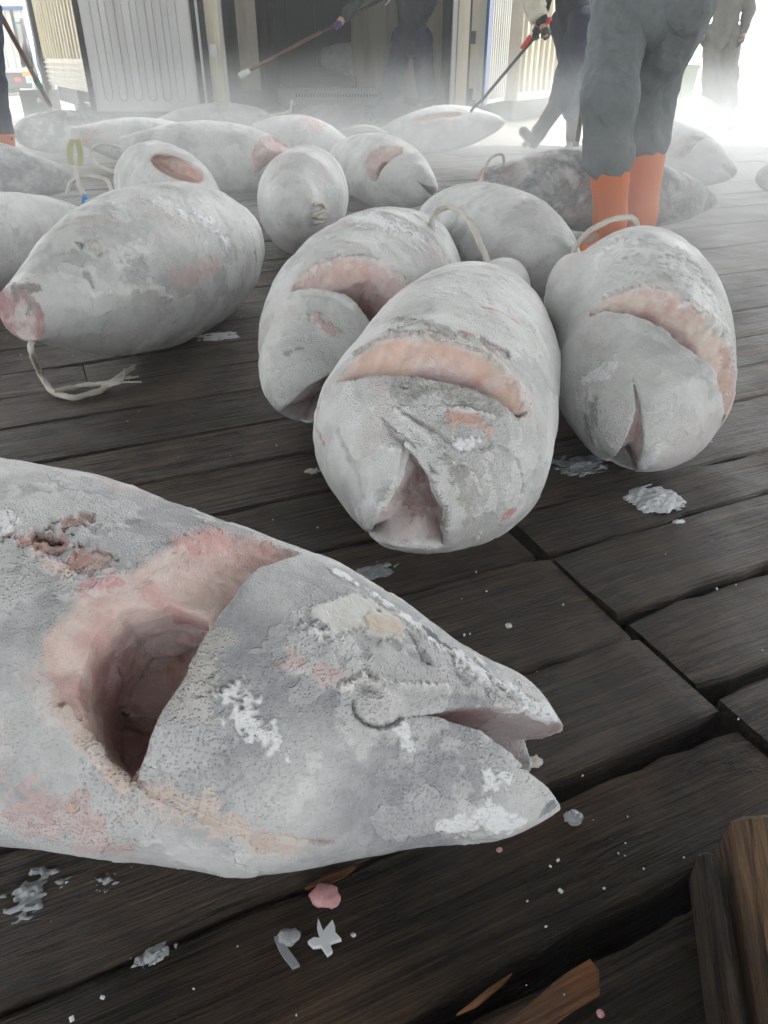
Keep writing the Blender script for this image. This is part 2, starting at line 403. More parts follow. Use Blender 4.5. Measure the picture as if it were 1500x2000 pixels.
deck['label'] = 'deck of thick wet dark timber planks with open joints'
rp = random.Random(11)
def plank(p0, p1, q0, q1_, dz=0.0, tilt=0.0, step=None, jag=.003, mt='wood', th=.11, name='plank', q1l=None):
    """one timber: from p0 to p1 along the grain, q0..q1 across, top at dz"""
    q1 = q1_; L = p1 - p0; step = step or max(.25, L / 6); n = max(2, int(L / step)) + 1
    b = .0055; V = []; 
    for i in range(n):
        t = i / (n - 1); p = p0 + L * t
        e = .012 if i in (0, n - 1) else 0
        q1 = q1_ if q1l is None else q1l + (q1_ - q1l) * min(1, max(0, (p - .30) / .2))
        j0, j1 = rp.gauss(0, jag), rp.gauss(0, jag); zz = dz + rp.gauss(0, jag * .35) - e * .5
        a, c = q0 + j0 + e * .3, q1 + j1 - e * .3
        for (qq, z) in ((a, -th), (c, -th), (c, zz - b - tilt), (c - b * 1.3, zz - tilt * .9), ((a + c) / 2, zz + .001), (a + b * 1.3, zz + tilt * .9), (a, zz - b + tilt)):
            pp = p + (rp.gauss(0, jag) if i in (0, n - 1) else 0)
            V.append(Pd * pp + Qd * qq + Zd * z)
    Fc = [tuple(range(6, -1, -1)), tuple(range((n - 1) * 7, n * 7))]
    for i in range(n - 1):
        for k_ in range(7): Fc.append((i * 7 + k_, i * 7 + (k_ + 1) % 7, (i + 1) * 7 + (k_ + 1) % 7, (i + 1) * 7 + k_))
    me = bpy.data.meshes.new(name)
    # own frame: local x along the grain so that the grain follows each timber
    C0 = Pd * ((p0 + p1) / 2) + Qd * ((q0 + q1) / 2) + Zd * dz
    W_ = np.array(V) - C0; loc = np.stack([W_ @ Pd, W_ @ Qd, W_ @ Zd], 1)
    me.from_pydata(loc.tolist(), [], Fc); me.materials.append(M[mt]); me.update()
    o = bpy.data.objects.new(name, me); COL.objects.link(o); o.parent = deck
    o.location = Vector(C0.tolist()) - Vector((0, 0, -.2)); o.rotation_euler = (0, 0, A_); return o
# near rows read off the photograph: (q0, q1) left of the butt joint at p = .815 and right of it
BUTT = .815
left_rows = [(-.40, -.16, 0), (-.15, .075, -.004), (.085, .312, -.006), (.342, .497, .0, .5225), (.527, .722, .006), (.7255, .995, 0)]
right_rows = [(-.38, -.12, 0), (-.11, .10, .0), (.11, .312, 0), (.342, .553, .004), (.583, .775, -.006), (.780, .995, .002), (.999, 1.155, 0)]
for (a, b, dz, *ql) in left_rows: plank(-2.6, BUTT - .004, a, b, dz, rp.uniform(-.003, .003), .045, .0022, q1l=ql[0] if ql else None, mt='wood_dark' if b < .6 else 'wood')
for (a, b, dz) in right_rows: plank(BUTT + (.0 if a > .3 else -.25) + (.018 if a < .7 else .009), 3.2, a, b, dz, rp.uniform(-.003, .003), .06, .0028, mt='wood_dark' if b < .4 else 'wood')
for (a, b, dz) in [(.998, 1.195, 0), (1.198, 1.427, 0)]: plank(-2.4, BUTT - .02, a, b, dz, 0, .06, .003)
plank(BUTT + .012, 3.3, 1.158, 1.425, .0, .002, .08, .003)
q = 1.43; row = 0
while q < 13.2:
    wdt = rp.uniform(.2, .27); gap = rp.choice([.001, .0015, .002, .004]) if q < 3.2 else rp.choice([.002, .004, .008])
    # run the row across the covered area, in timbers of 1.6 to 3.2 m
    p = -5.5 - rp.uniform(0, 1.2) + max(0, q - 5) * .35; pend = min(9.5, 5 + q)
    while p < pend:
        L = rp.uniform(1.8, 3.4); a, b = p, p + L
        # clip at the deck's end (y = DECK_END) by dropping timbers beyond it
        ok_ = min((Pd * a + Qd * (q + wdt))[1], (Pd * b + Qd * (q + wdt))[1]) < DECK_END
        ymax = (Pd * b + Qd * (q + wdt))[1]
        if ymax > DECK_END: b = (DECK_END - (q + wdt) * Qd[1]) / Pd[1]
        x_ = (Pd * (a + b) / 2 + Qd * q)[0]; y_ = (Pd * (a + b) / 2 + Qd * q)[1]
        if ok_ and b - a > .3 and abs(x_) < 3.5 + .75 * max(y_, 0):
            plank(a, b - .004, q, q + wdt, rp.gauss(0, .001 if q < 3 else .003), rp.uniform(-.0008, .0008) if q < 3 else rp.uniform(-.003, .003), .3 if q < 3 else .5, .0007 if q < 3 else .0014)
        p += L
    q += wdt + gap; row += 1
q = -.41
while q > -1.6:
    plank(-2.5, .7 + rp.uniform(-.2, .2), q - .22, q - .01, 0, 0, .3, mt='wood_dark'); plank(.95, 3, q - .22, q - .01, 0, 0, .3, mt='wood_dark'); q -= .23

m = worn('roof_sheet', (.22, .23, .23), (.12, .12, .12), .7)
RZ = 6.2
r = MB(); r.box((1, -.9, RZ + .1), (30, 23.2, .2)); tag(r.build('roof', m), kind='structure')  # unseen, inferred roof; its far edge is set to keep sun off the fish
for i, (x, y) in enumerate([(-13.5, -11.5), (-13.5, -3.5), (-13.5, 7.5), (15.5, -11.5), (15.5, -3.5), (15.5, 7.5)]):
    b = MB(); b.box((x, y, (RZ - .35) / 2), (.4, .4, RZ + .35)); b.box((x, y, .1), (.6, .6, .4))
    tag(b.build('roof_column', worn('column_steel', (.3, .32, .33)) if i == 0 else bpy.data.materials['column_steel']), 'grey steel column carrying the quay roof', 'column', 'columns carrying the quay roof')

# ------------------------------------------------------------ the tuna
PROF_T = [0, .006, .05, .12, .22, .34, .46, .58, .70, .80, .90, .96, 1.0]
def prof(a, b, c, d): return [0, .08 + .1 * a, a, b, c, d, 1.0, .97, .86, .70, .48, .34, .28]
PROF_A = prof(.30, .52, .76, .94)
def smooth_prof(t, v, s=.012):
    x = np.linspace(0, 1, 401); y = np.interp(x, t, v); kx = np.arange(-20, 21) / 400; kk = np.exp(-(kx / s) ** 2 / 2); kk /= kk.sum()
    yp = np.concatenate([2 * y[0] - y[20:0:-1], y, 2 * y[-1] - y[-2:-22:-1]]); ys = np.convolve(yp, kk, 'valid')
    ys = np.where(x < .03, np.minimum(y, np.maximum(ys, 0)), ys)
    return x, np.maximum(ys, .012)
GROUP_F = 'frozen tuna laid out on the timber deck'
class Tuna:
    def __init__(s, nose, tail, rad, dorsal, flat=.86, prof=None, profd=None, view=None, bend=0.0):
        s.N = np.array(nose, float); s.T = np.array(tail, float); s.L = np.linalg.norm(s.T - s.N); s.R = rad
        s.ex = (s.T - s.N) / s.L; d = np.array(dorsal, float); d -= s.ex * (d @ s.ex); s.ez = d / np.linalg.norm(d)
        y = np.cross(s.ez, s.ex); v_ = np.array([0, 0, CAM_H]) - (s.N + s.T) / 2 if view is None else np.array(view, float)
        s.ey = y if y @ v_ > 0 else -y
        s.Mx = np.stack([s.ex, s.ey, s.ez]); s.flat = flat; s.bend = bend
        s.xa, s.up = smooth_prof(PROF_T, profd or prof or PROF_A); _, s.dn = smooth_prof(PROF_T, prof or PROF_A)
        _, s.lat = smooth_prof(PROF_T, prof or PROF_A)
        s.gill = None; s.mouths = []; s.cuts = []; s.adds = []; s.fm = []
    def toL(s, P): return (np.asarray(P) - s.N) @ s.Mx.T
    def toW(s, Q): return s.N + np.asarray(Q) @ s.Mx
    def base(s, X):
        t = np.clip(X[:, 0] / s.L, 0, 1)
        yc = s.bend * np.sin(np.pi * t); z = X[:, 2]; y = X[:, 1] - yc
        a = np.where(z > 0, np.interp(t, s.xa, s.up), np.interp(t, s.xa, s.dn)) * s.R
        b = np.interp(t, s.xa, s.lat) * s.R * s.flat
        kk = np.sqrt((y / b) ** 2 + (z / a) ** 2); g = np.sqrt((y / b ** 2) ** 2 + (z / a ** 2) ** 2) + 1e-6
        d = kk * (kk - 1) / g; d = np.where(kk < .3, -np.minimum(a, b) * .8, d) * .85
        # rounded snout and flat-cut tail
        d = np.maximum(d, -X[:, 0]); d = np.maximum(d, X[:, 0] - s.L)
        return d
    def hit(s, u, v):
        """pixel of the photograph -> local point on the uncut body"""
        d = ray(u, v); d = d / np.linalg.norm(d); o = np.array([0, 0, CAM_H]); t = .2; best = (1e9, None)
        for _ in range(160):
            p = s.toL(o + d * t)[None]; q = float(s.base(p)[0])
            if q < best[0]: best = (q, p[0])
            if q < 5e-4: break
            t += max(q * .7, 6e-4)
            if t > 20: break
        return best[1]
    def xz(s, pts): return [(lambda h: (h[0], h[2]))(s.hit(u, v)) for u, v in pts]
    def field(s, X, parts=False):
        b = s.base(X)
        for (c_, r_) in s.adds: b = smin(b, ell_d(X, c_, r_), .06)
        d = b; x, z = X[:, 0], X[:, 2]
        sc = s.R / .22
        near = (b < .05) & (x < s.L * .6)
        if s.gill is not None and near.any():
            G_ = s.gill; Xn = X[near]; bn = b[near]; xn, zn = Xn[:, 0], Xn[:, 2]
            pc = poly_d(xn, zn, G_['outer'] ); rim = line_d(xn, zn, G_['rim']); ph = np.maximum(poly_d(xn, zn, G_['hole']), pc + .008)
            back = -(Xn[:, 1] + .0)                     # only the flank that shows is opened
            dep = np.minimum(G_['d1'] * (1 - np.exp(-rim * G_['slope'] / G_['d1'])), G_['d1']); 
            c1 = np.maximum(np.maximum(pc, -(bn + dep)), back)
            c2 = np.maximum(np.maximum(ph, -(bn + G_['d2'])), back)
            # the cavity runs on forward underneath the gill cover
            pu = pc - .03 * sc
            c4 = np.maximum(np.maximum(np.maximum(pu, bn + .018 * sc), -(bn + G_['d1'] * .95)), np.maximum(back, -pc))
            c3 = np.maximum(np.maximum(ph - .035 * sc, bn + .020 * sc), np.maximum(-(bn + G_['d2'] * .95), back)); c3 = np.maximum(np.maximum(c3, pc - .03 * sc), -pc)
            dn = smax(bn, -c1, .004); dn = smax(dn, -c2, .006); dn = smax(dn, -c3, .004); dn = smax(dn, -c4, .004)
            d = d.copy(); d[near] = dn
        for (poly, y0) in s.mouths:
            n2 = (b < .04) & (x < s.L * .3)
            if n2.any():
                Xn = X[n2]; pm = poly_d(Xn[:, 0], Xn[:, 2], poly); c = np.maximum(pm, y0 - Xn[:, 1])
                d = d.copy(); d[n2] = smax(d[n2], -c, .004)
        for (poly, dp) in s.fm:
            n2 = (b < .04) & (x < s.L * .3)
            if n2.any():
                Xn = X[n2]; bn = b[n2]; pm = poly_d(Xn[:, 1], Xn[:, 2], poly); c = np.maximum(pm, -(bn + np.minimum(dp, .012 - pm * 1.6)))
                d = d.copy(); d[n2] = smax(d[n2], -c, .004)
        for (c_, r_, M_) in s.cuts: d = smax(d, -ell_d(X, c_, r_, M_), .006)
        return d
    def build(s, name, label, h=.006, seed=0, cat='tuna', marks=(), frost=.5, dark=0.0, pink=1.0, group=GROUP_F, parent=None, cream=0.0, lumps=1.0, base_=None):
        rr = s.R * 1.02 + (.09 if s.adds else 0)
        co, Q = nets(s.field, (-.004, -rr - abs(s.bend), -rr), (s.L + .004, rr + abs(s.bend), rr), h, name)
        me = mesh_np(name, co, Q); N_ = normals(me); X = co.astype(np.float32)
        sd_ = seed * 13.7
        dep = -s.base(X); t = X[:, 0] / s.L
        # relief: broad lumps, fine crust
        lump = (fbm(X, 9, 3, sd_) - .5) * .010 * lumps; n2 = fbm(X, 28, 4, sd_ + 5); n3 = fbm(X, 90, 3, sd_ + 9)
        crust = sstep(.53, .56, fbm(X, 11, 5, sd_ + 31) + .12 * (n3 - .5) + (frost - .5) * .2)
        skin = dep < .004
        D_ = lump + (n2 - .5) * .003 + np.where(skin, crust * .0016, 0) + (n3 - .5) * .0012
        # ragged snout and cut rims
        # colours
        g0 = np.array([.50, .51, .505]) if base_ is None else np.array(base_); g1 = np.array([.66, .67, .66]) if base_ is None else np.array([.60, .61, .61]); wht = np.array([.80, .81, .80])
        dk = np.array([.10, .11, .12])
        nA = fbm(X, 6, 5, sd_ + 2)[:, None]; col = mix(g0, g1, sstep(.35, .65, nA))
        if dark: col = mix(col, dk, dark * sstep(.38, .58, fbm(X, 12, 5, sd_ + 77) + .1)[:, None])
        col = mix(col, wht, (crust * .42 * (1 - dark * .6))[:, None])
        if cream: col = mix(col, np.array([.62, .58, .48]), cream)
        pinkn = sstep(.6, .72, fbm(X, 4.5, 4, sd_ + 8))[:, None]; col = mix(col, np.array([.62, .50, .49]), .35 * pinkn * pink)
        gran = .35 + .5 * sstep(.42, .6, fbm(X, 7, 4, sd_ + 40))
        if s.gill is not None:
            G_ = s.gill; pc = poly_d(X[:, 0], X[:, 2], G_['outer']); vis = (X[:, 1] > -.01)
            fl = sstep(.0, .006, dep) * vis * (pc < .05)
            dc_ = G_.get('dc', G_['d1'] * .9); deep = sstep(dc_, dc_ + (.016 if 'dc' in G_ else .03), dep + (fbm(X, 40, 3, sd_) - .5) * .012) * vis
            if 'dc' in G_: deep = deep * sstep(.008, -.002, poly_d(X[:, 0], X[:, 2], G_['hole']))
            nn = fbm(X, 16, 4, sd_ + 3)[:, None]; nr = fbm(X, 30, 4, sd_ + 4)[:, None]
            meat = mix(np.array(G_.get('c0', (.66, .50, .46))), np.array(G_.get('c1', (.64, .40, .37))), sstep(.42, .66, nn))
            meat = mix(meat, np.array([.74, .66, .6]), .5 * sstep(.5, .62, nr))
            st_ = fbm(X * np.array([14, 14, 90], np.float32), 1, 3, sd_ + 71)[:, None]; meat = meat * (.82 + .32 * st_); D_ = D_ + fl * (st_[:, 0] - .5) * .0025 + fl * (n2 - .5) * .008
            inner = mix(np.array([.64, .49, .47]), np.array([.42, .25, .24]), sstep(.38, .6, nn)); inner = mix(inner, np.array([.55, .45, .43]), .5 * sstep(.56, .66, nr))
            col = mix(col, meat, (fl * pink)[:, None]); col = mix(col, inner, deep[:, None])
            rim = line_d(X[:, 0], X[:, 2], G_['rim'])
            halo = np.exp(-(rim / .022) ** 2) * vis * (dep < .02) * .5
            col = mix(col, np.array([.70, .52, .49]), (halo * sstep(.4, .65, nn[:, 0]) * pink)[:, None])
            gran = np.where(fl > .3, .25, gran); D_ = D_ + sstep(.3, 1, deep) * (fbm(X, 22, 3, sd_) - .5) * .02 * (dep > G_['d1'] + .035)
        for (poly, y0) in s.mouths:
            pm = poly_d(X[:, 0], X[:, 2], poly); inm = sstep(.004, .012, dep) * (pm < .012) * (t < .32)
            mc = mix(np.array([.42, .36, .36]), np.array([.36, .22, .22]), sstep(.4, .7, fbm(X, 12, 4, sd_ + 6))[:, None])
            col = mix(col, mc, inm[:, None]); gran = np.where(inm > .5, .25, gran)
        for (poly, dp) in s.fm:
            pm = poly_d(X[:, 1], X[:, 2], poly); inm = sstep(.004, .016, dep) * (pm < .006) * (t < .3)
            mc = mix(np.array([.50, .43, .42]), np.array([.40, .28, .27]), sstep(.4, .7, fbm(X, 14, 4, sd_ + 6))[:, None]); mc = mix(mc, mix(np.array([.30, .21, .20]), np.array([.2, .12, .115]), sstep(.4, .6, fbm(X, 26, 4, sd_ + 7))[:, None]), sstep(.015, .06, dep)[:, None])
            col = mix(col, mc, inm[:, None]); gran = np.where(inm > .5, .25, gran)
        tf = (t > 1 - .012 / s.L) & (N_ @ np.array([1, 0, 0], np.float32) > .6)
        rad = np.sqrt(X[:, 1] ** 2 + X[:, 2] ** 2) / (s.R * .25)
        ring = fbm(X, 24, 4, sd_)[:, None]; tc = mix(np.array([.62, .55, .53]), np.array([.42, .24, .23]), sstep(.42, .6, ring)); tc = mix(tc, np.array([.7, .68, .66]), (rad < .3)[:, None] * .7)
        col = np.where(tf[:, None], tc, col)
        for (c_, r_, M_) in s.cuts:
            q = ell_d(X, c_, r_, M_); cc = sstep(.008, .0, q); sl2 = fbm(X * [6, 60, 60], 1, 3, sd_)[:, None]
            col = mix(col, mix(np.array([.72, .54, .48]), np.array([.58, .27, .21]), sstep(.4, .62, sl2)), cc[:, None])
        # marks placed at points of the surface
        W_ = s.toW(X); D_ = D_.astype(np.float32)
        if marks:
            bv = BVHTree.FromPolygons(W_.tolist(), Q.tolist()) if len(Q) < 400000 else None
            o_ = Vector((0, 0, CAM_H)); wn = fbm(X, 60, 4, sd_ + 50); wn3 = fbm(X, 170, 3, sd_ + 53); wn2 = fbm(X, 16, 3, sd_ + 51)
            for mk in marks:
                pts = []
                for (u, v) in mk['p']:
                    h_ = bv.ray_cast(o_, Vector(ray(u, v).tolist()).normalized())
                    if h_[0] is not None: pts.append(np.array(h_[0]))
                if not pts: continue
                if len(pts) == 1: dd = np.linalg.norm(W_ - pts[0], axis=1)
                else:
                    dd = np.full(len(W_), 9., float)
                    for a, b in zip(pts[:-1], pts[1:]): dd = np.minimum(dd, seg_d(W_, a, b)[0])
                r_ = mk['r']; jit = mk.get('j', .5); e = dd + (wn - .5) * r_ * jit * 3.2 + (wn2 - .5) * r_ * jit * 1.6 + (wn3 - .5) * r_ * jit * 2.4
                msk = sstep(r_, r_ * mk.get('soft', .8), e) * mk.get('a', 1)
                if mk.get('poly'):
                    pass
                if 'c' in mk: col = mix(col, np.array(mk['c']), msk[:, None])
                D_ = D_ + (msk * mk.get('h', 0) * (1 + mk.get('rag', 0) * (wn - .5) * 3)).astype(np.float32)
                if 'g' in mk: gran = mix(gran, mk['g'], msk)
        col = np.clip(col * (.93 + .14 * fbm(X, 60, 3, sd_))[:, None], 0.01, .9)
        co2 = co + N_ * D_[:, None]; Wn = s.toW(co2)
        me.vertices.foreach_set('co', Wn.astype(np.float32).ravel())
        # right-handed frame? otherwise turn the faces
        if np.linalg.det(s.Mx) < 0: me.flip_normals()
        me.update(); set_col(me, np.concatenate([col, gran[:, None]], 1))
        o = put(name, me, M['frost'], parent)
        if parent is None: tag(o, label, cat, group)
        s.obj = o; s.W = Wn; s.Q = Q
        s.zmin = Wn[:, 2].min(); return o
    def tmpl_gill(s, k=1.0, side=1, d2=.10, **kw):
        L, r_ = s.L, s.R
        op = [(.235, .74), (.265, .5), (.285, .2), (.285, -.2), (.27, -.55), (.24, -.82)]
        ou = [(.25, -.86), (.30, -.68), (.345, -.3), (.355, .1), (.34, .45), (.31, .68), (.25, .84)]
        ho = [(.262, .5), (.285, .2), (.285, -.2), (.272, -.5), (.30, -.5), (.325, -.2), (.33, .1), (.318, .4), (.29, .55)]
        f_ = lambda P: [(a * L, b * r_) for a, b in P]
        s.gill = dict(outer=f_(op + ou), rim=f_(ou), hole=f_(ho), d1=.045 * r_ / .22, d2=d2, slope=.8, **kw)
    def px_gill(s, op, outer, hole, d1=.045, d2=.13, slope=.8, **kw):
        O = s.xz(op); U = s.xz(outer); H = s.xz(hole)
        s.gill = dict(outer=O + U, rim=U, hole=H, d1=d1, d2=d2, slope=slope, **kw)
    def front_mouth(s, pts, dp=.07): s.fm.append(([(lambda h, k_: (h[1] * k_, h[2] * k_))(s.hit(p_[0], p_[1]), p_[2] if len(p_) > 2 else 1) for p_ in pts], dp))
    def px_mouth(s, corner, up, dn, y0=-.04, bulge=.3, xe=-.05):
        h_ = s.hit(*corner); xc, zc = h_[0], h_[2]
        s.mouths.append(([(xc, zc), (xc * .55, zc + up * bulge), (xe, zc + up), (xe, zc - dn), (xc * .55, zc - dn * bulge)], y0))
    def tmpl_mouth(s, corner=.14, open_=.16, y0=-1, tilt=-.1):
        L, r_ = s.L, s.R
        s.mouths.append(([(corner * L, tilt * r_), (-.02, tilt * r_ + open_ * r_ * 1.2), (-.02, tilt * r_ - open_ * r_ * 1.2)], y0))
FISH = {}
# --- A: the big one in front, lying on its side with the gill opening towards us
A = Tuna((.2470, .5850, .1275), (-1.3223, .9412, .2959), .2488, (0.0, .88, .42), flat=.80, prof=prof(.36, .50, .79, .90), profd=prof(.43, .53, .80, .905))
A.px_gill(op=[(585, 1080), (500, 1105), (455, 1170), (400, 1240), (365, 1320), (310, 1410), (262, 1525)],
          outer=[(258, 1545), (190, 1490), (125, 1400), (82, 1310), (92, 1240), (150, 1160), (255, 1110), (350, 1050), (450, 1040), (545, 1062), (600, 1082)],
          hole=[(400, 1225), (395, 1178), (312, 1158), (222, 1176), (166, 1240), (146, 1345), (172, 1455), (240, 1532), (268, 1530), (310, 1410), (365, 1320)],
          d1=.04, d2=.125, slope=.62)
A.mouths.append((A.xz([(792, 1398), (900, 1378), (1010, 1378), (1090, 1412), (1240, 1440), (1240, 1660), (1112, 1585), (1020, 1490), (930, 1425), (850, 1402)]), -.055))
A.mouths.append((A.xz([(1088, 1408), (1078, 1450), (1052, 1482), (1011, 1500), (1030, 1500), (1112, 1585), (1240, 1660), (1240, 1400)]), -.4))
WH = (.84, .86, .88)
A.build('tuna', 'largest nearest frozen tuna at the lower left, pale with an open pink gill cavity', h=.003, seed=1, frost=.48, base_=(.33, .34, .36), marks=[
    dict(p=[(440, 1355), (470, 1385), (500, 1425), (525, 1440)], r=.017, c=WH, h=.004, j=.9, rag=.6),
    dict(p=[(600, 1235), (625, 1242)], r=.012, c=WH, h=.003, j=.9),
    dict(p=[(660, 1205), (700, 1190), (745, 1215)], r=.028, c=(.66, .66, .63), h=.003, j=.35, g=.1),
    dict(p=[(735, 1218), (760, 1225)], r=.016, c=(.66, .58, .50), h=.002, j=.3, g=.1),
    dict(p=[(670, 1345), (700, 1328), (740, 1335)], r=.010, c=(.82, .78, .76), h=.005, j=.8),
    dict(p=[(740, 1335), (800, 1342), (870, 1346)], r=.0045, c=(.7, .68, .68), h=.004, j=.4),
    dict(p=[(570, 1300), (620, 1310), (655, 1325)], r=.012, c=(.60, .44, .44), h=.001, j=.9),
    dict(p=[(745, 1375)], r=.034, h=.009, j=.05, soft=.15, c=(.60, .60, .60)),
    dict(p=[(688, 1372), (693, 1395), (712, 1414), (740, 1421), (765, 1414), (782, 1402)], r=.003, c=(.13, .12, .12), h=-.005, j=.05, soft=.3),
    dict(p=[(785, 1425), (800, 1460)], r=.010, c=WH, h=.003, j=.6),
    dict(p=[(690, 1620), (680, 1560), (720, 1520), (735, 1500), (800, 1495)], r=.0026, c=(.34, .34, .34), h=-.0012, j=.3, a=.6),
    dict(p=[(370, 1580), (430, 1550), (480, 1510), (530, 1450)], r=.0026, c=(.34, .34, .34), h=-.0012, j=.3, a=.6),
    dict(p=[(640, 1645), (560, 1640), (480, 1628), (400, 1600), (330, 1565), (270, 1530)], r=.0045, c=(.34, .25, .22), h=-.005, j=.3),
    dict(p=[(880, 1610), (940, 1590), (1010, 1605)], r=.012, c=WH, h=.002, j=.9),
    dict(p=[(870, 1632), (950, 1628), (1070, 1612)], r=.003, c=(.4, .4, .38), h=-.003, j=.6),
    dict(p=[(960, 1520), (990, 1530)], r=.012, c=WH, h=.002, j=.9),
    dict(p=[(1075, 1575), (1088, 1600)], r=.009, c=(.12, .125, .16), h=0, j=.8, g=0, a=.8),
    dict(p=[(620, 1100), (700, 1140), (800, 1215), (880, 1275), (960, 1330), (1040, 1385)], r=.008, c=WH, h=.002, j=1.2),
    dict(p=[(830, 1235), (900, 1285)], r=.006, c=(.13, .14, .16), h=0, j=1.3),
    dict(p=[(900, 1290), (980, 1340), (1060, 1390)], r=.016, c=WH, h=.002, j=1.0),
    dict(p=[(800, 1240), (822, 1290), (840, 1300)], r=.0025, c=(.3, .3, .3), h=-.002, j=.5),
    dict(p=[(110, 1235), (95, 1275), (100, 1340), (130, 1400), (170, 1450)], r=.006, c=(.68, .52, .47), j=1.2),
    dict(p=[(125, 1390), (160, 1440), (200, 1490), (250, 1540)], r=.0085, c=(.68, .56, .5), h=.007, j=.3),
    dict(p=[(365, 1245), (345, 1310), (352, 1270)], r=.011, c=(.58, .36, .32), h=.003, j=.7),
    dict(p=[(360, 1050), (400, 1050), (425, 1052)], r=.016, c=(.62, .34, .32), h=.002, j=.9, a=.8),
    dict(p=[(520, 1066), (570, 1075)], r=.010, c=(.62, .38, .35), h=.002, j=1.1, a=.8),
    dict(p=[(165, 1148), (215, 1138)], r=.008, c=(.62, .28, .3), j=.9),
    dict(p=[(60, 1058), (110, 1062)], r=.020, c=(.64, .42, .38), h=-.006, j=.7),
    dict(p=[(70, 1040), (112, 1052)], r=.007, c=(.25, .14, .1), h=-.012, j=.5),
    dict(p=[(150, 1095), (185, 1100)], r=.017, c=(.66, .44, .40), h=-.005, j=.6),
    dict(p=[(130, 1020), (170, 1015)], r=.010, c=(.5, .32, .3), h=-.004, j=.9),
    dict(p=[(60, 1080), (130, 1128)], r=.009, c=(.72, .6, .58), h=.005, j=.7),
    dict(p=[(40, 1590), (140, 1600), (190, 1640)], r=.03, c=(.60, .46, .45), j=1.0),
    dict(p=[(140, 1574)], r=.008, c=(.66, .42, .34), h=.005, j=.3),
    dict(p=[(330, 1560), (430, 1610), (560, 1655)], r=.022, c=(.64, .55, .5), j=.9),
    dict(p=[(5, 1020)], r=.014, c=WH, h=.006, j=.5),
    dict(p=[(350, 1400), (430, 1480), (330, 1530)], r=.02, g=1.0, j=.8, h=.0008),
    dict(p=[(400, 1250), (380, 1360)], r=.03, g=1.0, j=.8, c=(.47, .45, .43)),
    dict(p=[(200, 1500), (260, 1560), (220, 1620)], r=.03, g=1.0, j=1, h=.001)])
# --- C: the middle one, snout towards us, mouth agape
C_ = Tuna((.009, .9768, .2152), (.3436, 2.3214, .2407), .2413, (-.93, 0, .42), flat=.92, prof=prof(.29, .63, .975, .99))
C_.adds.append((C_.toL(at(985, 556, .30)), (.12, .07, .07)))
C_.px_gill(op=[(640, 752), (690, 738), (760, 731), (830, 735), (900, 752), (960, 775), (1012, 812)],
           outer=[(1035, 800), (1012, 755), (960, 703), (880, 672), (800, 657), (740, 668), (695, 698), (660, 742)],
           hole=[(765, 728), (800, 692), (870, 684), (935, 706), (992, 760), (1010, 812), (960, 788), (900, 760), (830, 742)], d1=.085, d2=.16, dc=.012, slope=1.5,
           c0=(.70, .50, .42), c1=(.66, .38, .30))
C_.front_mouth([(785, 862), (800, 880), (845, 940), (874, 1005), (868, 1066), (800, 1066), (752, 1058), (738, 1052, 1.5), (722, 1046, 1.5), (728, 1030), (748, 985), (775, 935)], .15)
C_.front_mouth([(745, 828), (790, 862), (785, 875), (760, 850)], .012)
